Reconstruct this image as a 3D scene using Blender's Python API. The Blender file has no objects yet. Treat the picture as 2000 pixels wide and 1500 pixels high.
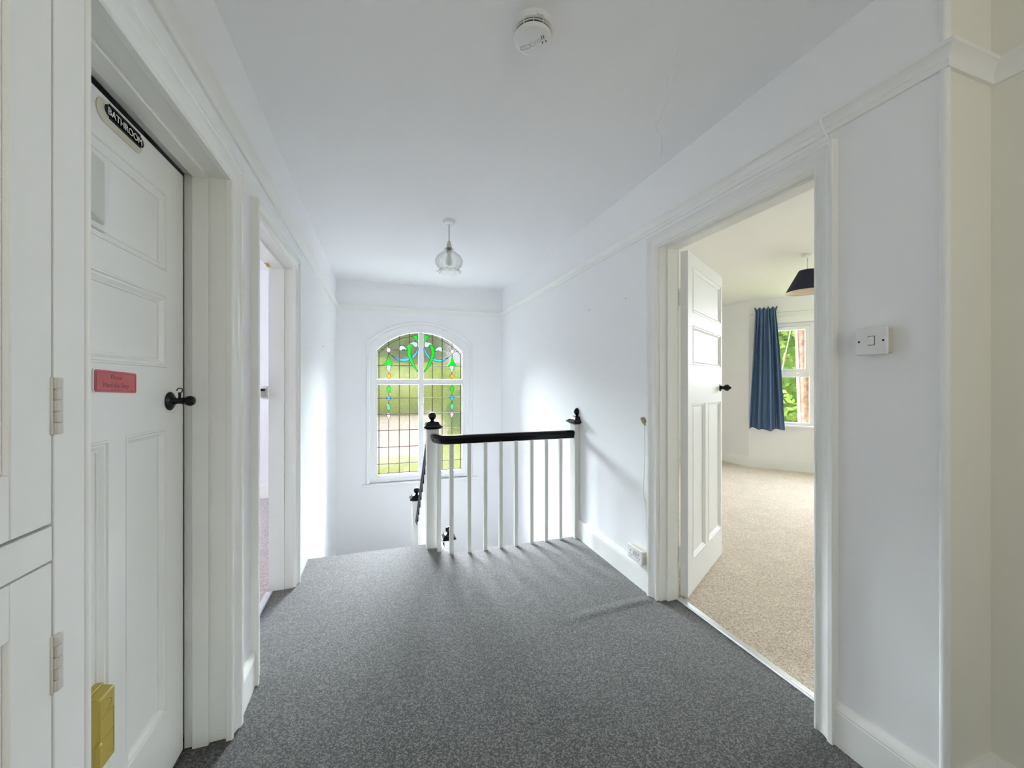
import bpy, math, random
from mathutils import Vector, Matrix
random.seed(7)
S = bpy.context.scene
COL = S.collection
PI = math.pi

# ------------------------------------------------------------------ camera
YAW = math.atan(248 / 760.0)
cam_d = bpy.data.cameras.new('camera')
cam_d.sensor_width = 36.0
cam_d.lens = 760 / 2000 * 36.0
cam_d.shift_y = -2 / 2000
cam_d.clip_start = 0.05
cam_d.clip_end = 300
cam = bpy.data.objects.new('camera', cam_d)
COL.objects.link(cam)
cam.location = (0, 0, 1.26)
cam.rotation_euler = (PI / 2, 0, -YAW)
S.camera = cam

# ------------------------------------------------------------------ view, world, lights
S.view_settings.view_transform = 'Standard'
S.view_settings.look = 'None'
S.view_settings.gamma = 1
S.view_settings.use_curve_mapping = False
S.view_settings.exposure = 1.27
S.cycles.max_bounces = 14
S.cycles.diffuse_bounces = 8
S.cycles.transparent_max_bounces = 16
S.cycles.use_denoising = True
S.cycles.caustics_reflective = False
S.cycles.caustics_refractive = False
S.cycles.sample_clamp_indirect = 6.0

W = bpy.data.worlds.new('overcast_sky')
S.world = W
W.use_nodes = True
bg = W.node_tree.nodes['Background']
bg.inputs['Color'].default_value = (0.93, 0.97, 1.0, 1)
bg.inputs['Strength'].default_value = 0.40


def area_light(name, loc, target, sx, sy, power, color=(1, 1, 1)):
    d = bpy.data.lights.new(name, 'AREA')
    d.shape = 'RECTANGLE'
    d.size, d.size_y, d.energy, d.color = sx, sy, power, color
    o = bpy.data.objects.new(name, d)
    COL.objects.link(o)
    o.location = loc
    v = Vector(target) - Vector(loc)
    o.rotation_euler = v.to_track_quat('-Z', 'Y').to_euler()
    return o


area_light('daylight_stair_window', (0.3, 14.0, 5.85), (0.45, 5.0, 1.3), 10.0, 4.6, 12300, (0.86, 0.91, 1.0)).data.spread = math.radians(105)
area_light('daylight_bay_window', (7.6, 2.65, 2.45), (3.4, 2.6, 1.3), 3.0, 1.8, 180, (0.85, 0.93, 1.0))
area_light('daylight_box_room', (-3.12, 5.5, 1.65), (-1.8, 2.6, 1.1), 0.6, 0.7, 22, (0.93, 0.95, 1.0))
area_light('rear_fill_light', (0.45, -2.9, 1.25), (0.4, 0, 2.1), 1.5, 1.0, 8.5, (1.0, 0.92, 0.76))  # warm fill added behind the camera, no known window there
sun_d = bpy.data.lights.new('hazy_sun', 'SUN')
sun_d.energy, sun_d.angle, sun_d.color = 1.35, math.radians(3), (1.0, 0.96, 0.88)
sun = bpy.data.objects.new('hazy_sun', sun_d)
COL.objects.link(sun)
sun.rotation_euler = Vector((0.72, 0.0, -0.69)).to_track_quat('-Z', 'Y').to_euler()

# ------------------------------------------------------------------ materials
MATS = {}


def mat(name, color, rough=0.5, metal=0.0, bump=0.0, bscale=60.0, var=0.0, vscale=8.0, spec=0.5, coat=0.0, bdist=0.002):
    if name in MATS:
        return MATS[name]
    m = bpy.data.materials.new(name)
    m.use_nodes = True
    nt = m.node_tree
    b = nt.nodes['Principled BSDF']
    b.inputs['Base Color'].default_value = (*color, 1)
    b.inputs['Roughness'].default_value = rough
    b.inputs['Metallic'].default_value = metal
    b.inputs['Specular IOR Level'].default_value = spec
    b.inputs['Coat Weight'].default_value = coat
    tc = nt.nodes.new('ShaderNodeTexCoord')
    if var > 0:
        n = nt.nodes.new('ShaderNodeTexNoise')
        n.inputs['Scale'].default_value = vscale
        n.inputs['Detail'].default_value = 4
        r = nt.nodes.new('ShaderNodeValToRGB')
        r.color_ramp.elements[0].position = 0.3
        r.color_ramp.elements[1].position = 0.7
        r.color_ramp.elements[0].color = (*[c * (1 - var) for c in color], 1)
        r.color_ramp.elements[1].color = (*[min(1, c * (1 + var)) for c in color], 1)
        nt.links.new(tc.outputs['Object'], n.inputs['Vector'])
        nt.links.new(n.outputs['Fac'], r.inputs['Fac'])
        nt.links.new(r.outputs['Color'], b.inputs['Base Color'])
    if bump > 0:
        n2 = nt.nodes.new('ShaderNodeTexNoise')
        n2.inputs['Scale'].default_value = bscale
        n2.inputs['Detail'].default_value = 3
        bp = nt.nodes.new('ShaderNodeBump')
        bp.inputs['Strength'].default_value = bump
        bp.inputs['Distance'].default_value = bdist
        nt.links.new(tc.outputs['Object'], n2.inputs['Vector'])
        nt.links.new(n2.outputs['Fac'], bp.inputs['Height'])
        nt.links.new(bp.outputs['Normal'], b.inputs['Normal'])
    MATS[name] = m
    return m


def carpet(name, dark, mid, light, scale):
    m = bpy.data.materials.new(name)
    m.use_nodes = True
    nt = m.node_tree
    b = nt.nodes['Principled BSDF']
    b.inputs['Roughness'].default_value = 0.95
    b.inputs['Specular IOR Level'].default_value = 0.1
    b.inputs['Sheen Weight'].default_value = 0.5
    tc = nt.nodes.new('ShaderNodeTexCoord')
    vo = nt.nodes.new('ShaderNodeTexVoronoi')
    vo.inputs['Scale'].default_value = scale
    sp = nt.nodes.new('ShaderNodeSeparateColor')
    n0 = nt.nodes.new('ShaderNodeTexNoise')
    n0.inputs['Scale'].default_value = scale * 0.8
    n0.inputs['Detail'].default_value = 3
    n0.inputs['Roughness'].default_value = 0.75
    n = nt.nodes.new('ShaderNodeMix')
    n.data_type = 'FLOAT'
    n.inputs[0].default_value = 0.45
    nt.links.new(tc.outputs['Object'], vo.inputs['Vector'])
    nt.links.new(tc.outputs['Object'], n0.inputs['Vector'])
    nt.links.new(vo.outputs['Color'], sp.inputs['Color'])
    nt.links.new(n0.outputs['Fac'], n.inputs[2])
    nt.links.new(sp.outputs['Red'], n.inputs[3])
    r = nt.nodes.new('ShaderNodeValToRGB')
    e = r.color_ramp.elements
    e[0].position, e[0].color = 0.30, (*dark, 1)
    e[1].position, e[1].color = 0.72, (*light, 1)
    k = e.new(0.5)
    k.color = (*mid, 1)
    n2 = nt.nodes.new('ShaderNodeTexNoise')
    n2.inputs['Scale'].default_value = 5
    n2.inputs['Detail'].default_value = 3
    mr = nt.nodes.new('ShaderNodeMapRange')
    mr.inputs['From Min'].default_value = 0.3
    mr.inputs['From Max'].default_value = 0.7
    mr.inputs['To Min'].default_value = 0.93
    mr.inputs['To Max'].default_value = 1.06
    mx = nt.nodes.new('ShaderNodeMix')
    mx.data_type = 'RGBA'
    mx.blend_type = 'MULTIPLY'
    mx.inputs['Factor'].default_value = 1
    bp = nt.nodes.new('ShaderNodeBump')
    bp.inputs['Strength'].default_value = 0.2
    bp.inputs['Distance'].default_value = 0.004
    L = nt.links.new
    L(tc.outputs['Object'], n2.inputs['Vector'])
    L(n.outputs[0], r.inputs['Fac'])
    L(n2.outputs['Fac'], mr.inputs['Value'])
    L(r.outputs['Color'], mx.inputs[6])
    L(mr.outputs['Result'], mx.inputs[7])
    L(mx.outputs[2], b.inputs['Base Color'])
    L(n.outputs[0], bp.inputs['Height'])
    L(bp.outputs['Normal'], b.inputs['Normal'])
    MATS[name] = m
    return m


def leaded(name, color, clear, haze, speck=0.0):
    """old cathedral glass: tinted see-through + a milky stippled share + a little gloss"""
    m = bpy.data.materials.new(name)
    m.use_nodes = True
    nt = m.node_tree
    nt.nodes.remove(nt.nodes['Principled BSDF'])
    out = nt.nodes['Material Output']
    t = nt.nodes.new('ShaderNodeBsdfTransparent')
    tr = nt.nodes.new('ShaderNodeBsdfTranslucent')
    g = nt.nodes.new('ShaderNodeBsdfGlossy')
    g.inputs['Roughness'].default_value = 0.12
    t.inputs['Color'].default_value = (*clear, 1)
    tr.inputs['Color'].default_value = (*color, 1)
    L = nt.links.new
    m1 = nt.nodes.new('ShaderNodeMixShader')
    m1.inputs['Fac'].default_value = haze
    if speck > 0:
        tc = nt.nodes.new('ShaderNodeTexCoord')
        n = nt.nodes.new('ShaderNodeTexNoise')
        n.inputs['Scale'].default_value = 85
        n.inputs['Detail'].default_value = 2
        mr = nt.nodes.new('ShaderNodeMapRange')
        mr.inputs['From Min'].default_value = 0.3
        mr.inputs['From Max'].default_value = 0.7
        mr.inputs['To Min'].default_value = 1 - speck
        mr.inputs['To Max'].default_value = 1.0
        mx = nt.nodes.new('ShaderNodeMix')
        mx.data_type = 'RGBA'
        mx.blend_type = 'MULTIPLY'
        mx.inputs['Factor'].default_value = 1
        mx.inputs[6].default_value = (*clear, 1)
        L(tc.outputs['Object'], n.inputs['Vector'])
        L(n.outputs['Fac'], mr.inputs['Value'])
        L(mr.outputs['Result'], mx.inputs[7])
        L(mx.outputs[2], t.inputs['Color'])
    m2 = nt.nodes.new('ShaderNodeMixShader')
    m2.inputs['Fac'].default_value = 0.04
    if speck > 0:        # stippled cathedral glass also scatters what is seen through it
        rf = nt.nodes.new('ShaderNodeBsdfRefraction')
        rf.inputs['IOR'].default_value = 1.1
        rf.inputs['Roughness'].default_value = 0.45
        bp = nt.nodes.new('ShaderNodeBump')
        bp.inputs['Strength'].default_value = 0.35
        bp.inputs['Distance'].default_value = 0.004
        L(n.outputs['Fac'], bp.inputs['Height'])
        L(bp.outputs['Normal'], rf.inputs['Normal'])
        L(mx.outputs[2], rf.inputs['Color'])
        m0 = nt.nodes.new('ShaderNodeMixShader')
        m0.inputs['Fac'].default_value = 0.6
        L(t.outputs[0], m0.inputs[1])
        L(rf.outputs[0], m0.inputs[2])
        L(m0.outputs[0], m1.inputs[1])
    else:
        L(t.outputs[0], m1.inputs[1])
    L(tr.outputs[0], m1.inputs[2])
    L(m1.outputs[0], m2.inputs[1])
    L(g.outputs[0], m2.inputs[2])
    L(m2.outputs[0], out.inputs['Surface'])
    MATS[name] = m
    return m


def thin_glass(name, tint, gloss, rough=0.02, bump=0.0):
    m = bpy.data.materials.new(name)
    m.use_nodes = True
    nt = m.node_tree
    nt.nodes.remove(nt.nodes['Principled BSDF'])
    out = nt.nodes['Material Output']
    t = nt.nodes.new('ShaderNodeBsdfTransparent')
    t.inputs['Color'].default_value = (*tint, 1)
    g = nt.nodes.new('ShaderNodeBsdfGlossy')
    g.inputs['Roughness'].default_value = rough
    lw = nt.nodes.new('ShaderNodeLayerWeight')
    lw.inputs['Blend'].default_value = gloss
    mx = nt.nodes.new('ShaderNodeMixShader')
    L = nt.links.new
    L(lw.outputs['Facing'], mx.inputs['Fac'])
    L(t.outputs[0], mx.inputs[1])
    L(g.outputs[0], mx.inputs[2])
    L(mx.outputs[0], out.inputs['Surface'])
    MATS[name] = m
    return m


M_WALL = mat('wall_emulsion', (0.915, 0.92, 0.935), 0.7, bump=0.12, bscale=90, spec=0.3)
M_WALL_WARM = mat('wall_emulsion_warm', (0.88, 0.885, 0.885), 0.7, bump=0.1, bscale=90, spec=0.3)
M_CEIL = mat('ceiling_emulsion', (0.92, 0.925, 0.94), 0.8, bump=0.1, bscale=70, spec=0.2)
M_GLOSS = mat('white_gloss_paint', (0.885, 0.885, 0.86), 0.22, bump=0.16, bscale=55, spec=0.5)
M_DOOR3 = mat('door_gloss_paint', (0.87, 0.87, 0.86), 0.45, bump=0.10, bscale=35, spec=0.35)
M_SATIN = mat('white_satin_paint', (0.90, 0.90, 0.885), 0.38, bump=0.08, bscale=45, spec=0.4)
M_UPVC = mat('white_window_paint', (0.89, 0.90, 0.91), 0.35)
M_BLACK = mat('black_gloss_paint', (0.003, 0.003, 0.005), 0.18, spec=0.22)
M_BLACKMET = mat('black_iron', (0.004, 0.004, 0.005), 0.3, spec=0.25)
M_PLASTIC = mat('white_plastic', (0.82, 0.82, 0.82), 0.35)
M_CREAM = mat('aged_plastic_side', (0.62, 0.58, 0.47), 0.45)
M_HOLE = mat('dark_hole', (0.01, 0.01, 0.012), 0.8)
M_CHROME = mat('dull_chrome', (0.6, 0.6, 0.62), 0.25, metal=1)
M_ALU = mat('aluminium', (0.78, 0.79, 0.82), 0.3, metal=0.85)
M_BRASS = mat('brass', (0.62, 0.47, 0.2), 0.3, metal=1)
M_LEAD = mat('lead_came', (0.09, 0.06, 0.045), 0.6)
M_GOLD = mat('mustard_plastic', (0.42, 0.31, 0.05), 0.4, bump=0.05, bscale=300)
M_HINGE = mat('painted_hinge', (0.66, 0.63, 0.58), 0.5, bump=0.1, bscale=200)
M_RED = mat('red_plaque', (0.52, 0.07, 0.08), 0.3, var=0.12, vscale=30)
M_REDTXT = mat('faded_red_lettering', (0.30, 0.05, 0.05), 0.4)
M_WHITETXT = mat('white_lettering', (0.85, 0.85, 0.82), 0.4)
M_GHOST = mat('old_cream_paint', (0.66, 0.62, 0.5), 0.4)
M_CURTAIN = mat('blue_curtain_cloth', (0.095, 0.155, 0.275), 0.42, bump=0.15, bscale=400, spec=0.3)
M_NAVY = mat('navy_fabric', (0.012, 0.012, 0.035), 0.8)
M_SHADE_IN = mat('cream_shade_lining', (0.75, 0.66, 0.55), 0.7)
M_WIRE = mat('white_flex', (0.62, 0.62, 0.58), 0.5)
M_BULB = mat('frosted_bulb', (0.85, 0.85, 0.84), 0.3)
M_GREY = mat('grey_seam', (0.45, 0.45, 0.45), 0.5)
C_GREY = carpet('grey_carpet', (0.006, 0.006, 0.005), (0.041, 0.039, 0.035), (0.152, 0.147, 0.135), 230)
C_BEIGE = carpet('beige_carpet', (0.40, 0.31, 0.22), (0.58, 0.47, 0.35), (0.74, 0.64, 0.52), 170)
C_PINK = carpet('pink_carpet', (0.28, 0.22, 0.20), (0.46, 0.40, 0.38), (0.66, 0.60, 0.58), 180)
G_CLEAR = leaded('clear_cathedral_glass', (0.97, 0.97, 0.94), (0.98, 0.98, 0.98), 0.0015, 0.25)
G_PLAIN = leaded('plain_glass_face', (0.97, 0.97, 0.97), (0.98, 0.98, 0.98), 0.0)
G_GREEN = leaded('green_glass', (0.0, 0.70, 0.12), (0.03, 0.88, 0.12), 0.05)
G_MINT = leaded('mint_glass', (0.55, 0.95, 0.75), (0.65, 1.0, 0.85), 0.06)
G_TEAL = leaded('sea_green_glass', (0.20, 0.72, 0.45), (0.32, 0.85, 0.6), 0.05)
G_BLUE = leaded('sky_blue_glass', (0.12, 0.52, 0.98), (0.22, 0.66, 1.0), 0.07)
G_PINK = leaded('pink_glass', (0.98, 0.66, 0.82), (1.0, 0.74, 0.92), 0.06)
G_ORANGE = leaded('amber_glass', (1.0, 0.48, 0.0), (1.0, 0.60, 0.0), 0.05)
G_YELLOW = leaded('yellow_glass', (0.85, 0.70, 0.03), (0.9, 0.75, 0.03), 0.03)
G_SHADE = thin_glass('lamp_glass', (0.985, 0.99, 0.98), 0.20, 0.08)
G_WIN = thin_glass('window_glass', (0.97, 0.98, 0.97), 0.05, 0.0)


M_BALUST = mat('shade_greyed_white', (0.70, 0.70, 0.67), 0.4, bump=0.08, bscale=60)  # white greyed to stand in for shade on posts and balusters


# ------------------------------------------------------------------ mesh builder
class MB:
    def __init__(self):
        self.v, self.f, self.m, self.mats = [], [], [], []

    def slot(self, m):
        if m is None:
            return 0
        if m not in self.mats:
            self.mats.append(m)
        return self.mats.index(m)

    def add(self, vs, fs, m=None):
        o = len(self.v)
        k = self.slot(m)
        self.v += [tuple(p) for p in vs]
        for f in fs:
            self.f.append(tuple(i + o for i in f))
            self.m.append(k)
        return self

    def box(self, x0, y0, z0, x1, y1, z1, m=None):
        x0, x1 = sorted((x0, x1))
        y0, y1 = sorted((y0, y1))
        z0, z1 = sorted((z0, z1))
        v = [(x0, y0, z0), (x1, y0, z0), (x1, y1, z0), (x0, y1, z0), (x0, y0, z1), (x1, y0, z1), (x1, y1, z1), (x0, y1, z1)]
        f = [(0, 3, 2, 1), (4, 5, 6, 7), (0, 1, 5, 4), (1, 2, 6, 5), (2, 3, 7, 6), (3, 0, 4, 7)]
        return self.add(v, f, m)

    def loft(self, rings, m=None, closed=True, cap0=False, cap1=False):
        n = len(rings[0])
        vs = [p for r in rings for p in r]
        fs = []
        for i in range(len(rings) - 1):
            for j in range(n if closed else n - 1):
                a, b = i * n + j, i * n + (j + 1) % n
                fs.append((a, b, b + n, a + n))
        if cap0:
            fs.append(tuple(reversed(range(n))))
        if cap1:
            fs.append(tuple((len(rings) - 1) * n + j for j in range(n)))
        return self.add(vs, fs, m)

    def lathe(self, prof, c=(0, 0, 0), axis=(0, 0, 1), seg=24, m=None, cap=True, rad=None):
        """prof: (radius, height along the axis)"""
        A = Vector(axis).normalized()
        U = A.orthogonal().normalized()
        V = A.cross(U)
        C = Vector(c)
        rings = []
        for k, (r, h) in enumerate(prof):
            rings.append([tuple(C + A * h + (U * math.cos(2 * PI * j / seg) + V * math.sin(2 * PI * j / seg)) * (rad(r, h, 2 * PI * j / seg) if rad else r)) for j in range(seg)])
        return self.loft(rings, m, True, cap, cap)

    def tube(self, pts, r, seg=8, m=None):
        P = [Vector(p) for p in pts]
        rings = []
        up = None
        for i, p in enumerate(P):
            d = (P[min(i + 1, len(P) - 1)] - P[max(i - 1, 0)]).normalized()
            if up is None:
                up = d.orthogonal().normalized()
            else:
                up = (up - d * up.dot(d)).normalized()
            w = d.cross(up)
            rings.append([tuple(p + (up * math.cos(2 * PI * j / seg) + w * math.sin(2 * PI * j / seg)) * r) for j in range(seg)])
        return self.loft(rings, m, True, True, True)

    def sweep(self, pts, prof, m=None, cap=True):
        """closed profile (side, up) carried along a 3-D path, upright; side = to the right of travel"""
        P = [Vector(p) for p in pts]
        rings = []
        for i, p in enumerate(P):
            d = (P[min(i + 1, len(P) - 1)] - P[max(i - 1, 0)]).normalized()
            side = d.cross(Vector((0, 0, 1))).normalized()
            up = side.cross(d)
            rings.append([tuple(p + side * a + up * b) for a, b in prof])
        return self.loft(rings, m, True, cap, cap)

    def plan_sweep(self, pts, prof, m=None):
        """profile (out, z) mitred along a plan polyline; out = to the right of travel"""
        P = [Vector((p[0], p[1])) for p in pts]
        rings = []
        for i, p in enumerate(P):
            if i == 0:
                d = (P[1] - P[0]).normalized()
                o = Vector((d.y, -d.x))
                k = 1
            elif i == len(P) - 1:
                d = (P[i] - P[i - 1]).normalized()
                o = Vector((d.y, -d.x))
                k = 1
            else:
                d0 = (P[i] - P[i - 1]).normalized()
                d1 = (P[i + 1] - P[i]).normalized()
                o0, o1 = Vector((d0.y, -d0.x)), Vector((d1.y, -d1.x))
                o = (o0 + o1).normalized()
                k = 1 / max(0.2, o.dot(o0))
            rings.append([(p.x + o.x * a * k, p.y + o.y * a * k, z) for a, z in prof])
        return self.loft(rings, m, True, True, True)

    def prism(self, poly, fn, d0, d1, m=None):
        """poly in (a, b), fn(a, b, d) -> point"""
        n = len(poly)
        vs = [fn(a, b, d0) for a, b in poly] + [fn(a, b, d1) for a, b in poly]
        fs = [tuple(range(n)), tuple(reversed(range(n, 2 * n)))]
        for i in range(n):
            j = (i + 1) % n
            fs.append((i, n + i, n + j, j))
        return self.add(vs, fs, m)

    def map(self, fn):
        self.v = [tuple(fn(*p)) for p in self.v]
        return self

    def obj(self, name, m=None, parent=None, smooth=40, bevel=0.0, seg=2, recalc=True):
        me = bpy.data.meshes.new(name)
        me.from_pydata(self.v, [], self.f)
        mats = self.mats or [m]
        for x in mats:
            me.materials.append(x if x is not None else m)
        if len(mats) > 1:
            for p, k in zip(me.polygons, self.m):
                p.material_index = k
        if recalc:
            import bmesh
            bm = bmesh.new()
            bm.from_mesh(me)
            bmesh.ops.recalc_face_normals(bm, faces=bm.faces)
            bm.to_mesh(me)
            bm.free()
        if smooth:
            for p in me.polygons:
                p.use_smooth = True
            me.set_sharp_from_angle(angle=math.radians(smooth))
        o = bpy.data.objects.new(name, me)
        COL.objects.link(o)
        if parent is not None:
            o.parent = parent
        if bevel > 0:
            b = o.modifiers.new('bevel', 'BEVEL')
            b.width, b.segments, b.limit_method, b.angle_limit = bevel, seg, 'ANGLE', math.radians(50)
        return o


def tag(o, label=None, cat=None, group=None, kind=None):
    if label:
        o['label'] = label
    if cat:
        o['category'] = cat
    if group:
        o['group'] = group
    if kind:
        o['kind'] = kind
    return o


def struct(o, label, cat):
    return tag(o, label, cat, None, 'structure')


def thing(name, label, cat, loc=(0, 0, 0), rotz=0.0, group=None):
    o = bpy.data.objects.new(name, None)
    o.empty_display_size = 0.1
    COL.objects.link(o)
    o.location = loc
    o.rotation_euler = (0, 0, rotz)
    return tag(o, label, cat, group)


def keep(o, parent):
    """parent a world-space mesh without moving it"""
    o.parent = parent
    o.matrix_parent_inverse = Matrix.LocRotScale(parent.location, parent.rotation_euler.to_quaternion(), None).inverted()
    return o


def text_mesh(name, body, size, depth, m, origin, right, up, parent=None, spacing=1.0, align='CENTER', shear=0.0):
    c = bpy.data.curves.new(name + '_curve', 'FONT')
    c.body = body
    c.size = size
    c.extrude = depth
    c.align_x = align
    c.align_y = 'CENTER'
    c.space_character = spacing
    c.space_line = 1.15
    c.shear = shear
    t = bpy.data.objects.new(name + '_tmp', c)
    COL.objects.link(t)
    dg = bpy.context.evaluated_depsgraph_get()
    me = bpy.data.meshes.new_from_object(t.evaluated_get(dg))
    bpy.data.objects.remove(t)
    bpy.data.curves.remove(c)
    me.name = name
    R, U = Vector(right).normalized(), Vector(up).normalized()
    N = R.cross(U)
    mt = Matrix((R, U, N)).transposed().to_4x4()
    mt.translation = Vector(origin)
    me.transform(mt)
    me.materials.clear()
    me.materials.append(m)
    o = bpy.data.objects.new(name, me)
    COL.objects.link(o)
    if parent is not None:
        keep(o, parent)
    return o


# ------------------------------------------------------------------ main dimensions (metres)
XR = 1.507          # right wall face
ZC = 2.50           # ceiling
YF = 5.09           # window wall face
YE = 3.10           # landing edge at the head of the stairs
XREC, YREC = 1.73, 0.665


def XL(y):          # left wall face leans out slightly to the far end
    return -0.522 - 0.0093 * (y - 1.0)


RAIL = [(0, 2.148), (0.010, 2.148), (0.012, 2.166), (0.009, 2.172), (0.012, 2.178), (0.024, 2.196), (0.030, 2.200), (0.030, 2.212), (0, 2.212)]
SKIRT = [(-0.002, -0.03), (0.018, -0.03), (0.018, 0.118), (0.016, 0.122), (0.019, 0.126), (0.016, 0.138), (0.008, 0.148), (0.006, 0.153), (-0.002, 0.153)]
SKIRT2 = [(-0.002, -0.03), (0.016, -0.03), (0.016, 0.135), (0.010, 0.150), (-0.002, 0.150)]

# ------------------------------------------------------------------ floors
def arc(cx, cy, r, a0, a1, n):
    return [(cx + r * math.cos(math.radians(a0 + (a1 - a0) * i / n)), cy + r * math.sin(math.radians(a0 + (a1 - a0) * i / n))) for i in range(n + 1)]


EDGE = [(XR, 2.882), (0.535, 2.882)] + arc(0.535, 2.998, 0.116, 270, 180, 10)[1:] + [(0.419, YE), (XL(YE), YE)]
poly = [(XL(-2), -2.0), (XREC, -2.0), (XREC, YREC), (XR, YREC)] + EDGE
mb = MB()
mb.prism(poly, lambda a, b, d: (a, b, d), -0.22, 0.0)
# carpet runs through both open doorways as far as the metal strips
mb.box(XR - 0.02, 1.02, -0.1, 1.632, 1.868, -0.0005)
mb.box(-0.655, 1.96, -0.1, -0.50, 2.69, -0.0005)
mb.box(-0.70, 0.93, -0.1, -0.50, 1.68, -0.0005)
# a rucked fold in the carpet, running from the doorway out to the left
path = [(0.88, 1.862), (0.941, 1.873), (1.05, 1.886), (1.155, 1.892), (1.29, 1.900), (1.40, 1.899), (1.47, 1.905)]
amp = [0.0003, 0.003, 0.004, 0.0035, 0.0045, 0.007, 0.003]
rings = []
for (x, y), a in zip(path, amp):
    rings.append([(x, y + t * 0.055 + 0.012 * (t > 0) * t, -0.0002 + a * (0.5 + 0.5 * math.cos(PI * t)) ** 1.4) for t in [-1 + 2 * k / 12 for k in range(13)]])
mb.loft(rings, None, False)
struct(mb.obj('floor', C_GREY, smooth=30), 'grey speckled carpet covering the landing up to the top of the stairs', 'carpet')

# white nosing under the carpet edge and the apron below it
mb = MB()
e3 = [(x, y) for x, y in reversed(EDGE)]
mb.plan_sweep(e3, [(-0.014, -0.008), (-0.014, -0.26), (0.004, -0.26), (0.004, -0.008)])
struct(mb.obj('trim_1', M_SATIN), 'white painted nosing and apron along the open edge of the landing', 'trim')

# bedroom, box room, stairwell floors
BAY = [(5.205, 4.466), (5.925, 3.635), (5.925, 1.70), (5.205, 0.87)]
mb = MB()
mb.prism([(1.632, 0.80), (5.205, 0.80)] + BAY[::-1] + [(5.205, 5.3), (1.632, 5.3)], lambda a, b, d: (a, b, d), -0.2, -0.001)
struct(mb.obj('floor_bedroom', C_BEIGE), 'beige carpet of the bedroom beyond the open door on the right', 'carpet')
mb = MB()
mb.box(-3.9, 1.75, -0.2, -0.655, 4.9, -0.001)
struct(mb.obj('floor_box_room', C_PINK), 'pinkish carpet of the room beyond the open doorway on the left', 'carpet')

# ------------------------------------------------------------------ ceilings
mb = MB()
mb.box(-4.0, -2.2, ZC, 1.57, 5.4, ZC + 0.15)
mb.box(1.57, -2.2, ZC, 1.85, 0.73, ZC + 0.15)
cr = [(1.032, 1.17), (1.05, 1.21), (1.097, 1.272), (1.12, 1.33), (1.19, 1.421), (1.20, 1.47), (1.232, 1.53), (1.235, 1.56), (1.272, 1.596), (1.33, 1.632), (1.36, 1.674), (1.40, 1.72), (1.445, 1.792)]
rings = []
for i, (x, y) in enumerate(cr):
    w = 0.0042 * (0.35 if i in (0, 4, 5, 12) else 1.0)
    rings.append([(x - w, y + w * .5, ZC + .0004), (x - w * .3, y, ZC - 0.0024), (x + w * .3, y, ZC - 0.0016), (x + w, y - w * .5, ZC + .0004)])
mb.loft(rings, None, False)
cr = [(-0.51, 2.12), (-0.44, 2.125), (-0.369, 2.16), (-0.26, 2.25), (-0.143, 2.363), (-0.06, 2.44), (0.024, 2.547)]
mb.loft([[(x - .0018, y + .001, ZC + .0003), (x, y, ZC - .0008), (x + .0018, y - .001, ZC + .0003)] for x, y in cr], None, False)
struct(mb.obj('ceiling', M_CEIL, smooth=20), 'white plaster ceiling with a hairline crack over the landing', 'ceiling')
mb = MB()
mb.box(1.57, 0.73, ZC, 6.2, 5.4, ZC + 0.15)
struct(mb.obj('ceiling_bedroom', mat('bedroom_ceiling', (0.87, 0.865, 0.86), 0.8)), 'white bedroom ceiling seen through the open door', 'ceiling')

# ------------------------------------------------------------------ walls
ZB = -2.75
# right wall, with the bedroom doorway
mb = MB()
mb.box(XR, 0.677, -0.22, 1.637, 1.008, ZC)
mb.box(XR, 1.008, 2.062, 1.637, 1.884, ZC)
mb.box(XR, 1.884, -0.22, 1.637, 2.80, ZC)
mb.box(XR, 2.80, ZB, 1.637, 5.35, ZC)
struct(mb.obj('wall_right', M_WALL, smooth=0), 'white wall on the right holding the bedroom doorway and running on beside the stairs', 'wall')
# recess right of the camera
mb = MB()
mb.box(XR, 0.665, -0.22, 1.637, 0.677, ZC)
mb.box(1.637, 0.665, -0.22, 1.9, 0.80, ZC)
mb.box(XREC, -2.2, -0.22, 1.9, 0.665, ZC)
struct(mb.obj('wall_recess', mat('wall_emulsion_cream', (0.86, 0.845, 0.765), 0.7, bump=0.1, bscale=90, spec=0.3), smooth=0), 'off-white recessed wall at the right edge of the picture', 'wall')
# left wall with two doorways
mb = MB()
t = -0.13
mb.box(0, -2.2, -0.22, t, 0.882, ZC)
mb.box(0, 0.882, 1.994, t, 1.638, ZC)
mb.box(0, 1.638, -0.22, t, 1.930, ZC)
mb.box(0, 1.930, 1.985, t, 2.716, ZC)
mb.box(0, 2.716, -0.22, t, 3.0, ZC)
mb.box(0, 3.0, ZB, t, 5.35, ZC)
mb.map(lambda x, y, z: (XL(y) + x, y, z))
struct(mb.obj('wall_left', M_WALL, smooth=0), 'white wall on the left with the bathroom door and a second doorway', 'wall')
# bathroom shell behind the closed door
mb = MB()
for b in [(-2.5, -0.5, -0.22, -2.4, 1.72, ZC), (-2.4, -0.5, -0.22, -0.66, -0.4, ZC), (-2.4, -0.4, -0.22, -0.66, 1.72, -0.02)]:
    mb.box(*b)
struct(mb.obj('wall_bathroom', M_WALL, smooth=0), 'walls of the room behind the closed bathroom door', 'wall')
# rear wall with an opening added to let the fill light in
mb = MB()
for b in [(-1, -2.2, -0.22, -0.25, -2.0, ZC), (1.25, -2.2, -0.22, 1.9, -2.0, ZC), (-0.25, -2.2, -0.22, 1.25, -2.0, 1.0), (-0.25, -2.2, 2.3, 1.25, -2.0, ZC)]:
    mb.box(*b)
struct(mb.obj('wall_rear', M_WALL, smooth=0), 'white wall behind the viewpoint', 'wall')

# far wall with the arched opening
WC, WS = 0.442, 1.70       # window centre, spring height


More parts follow.
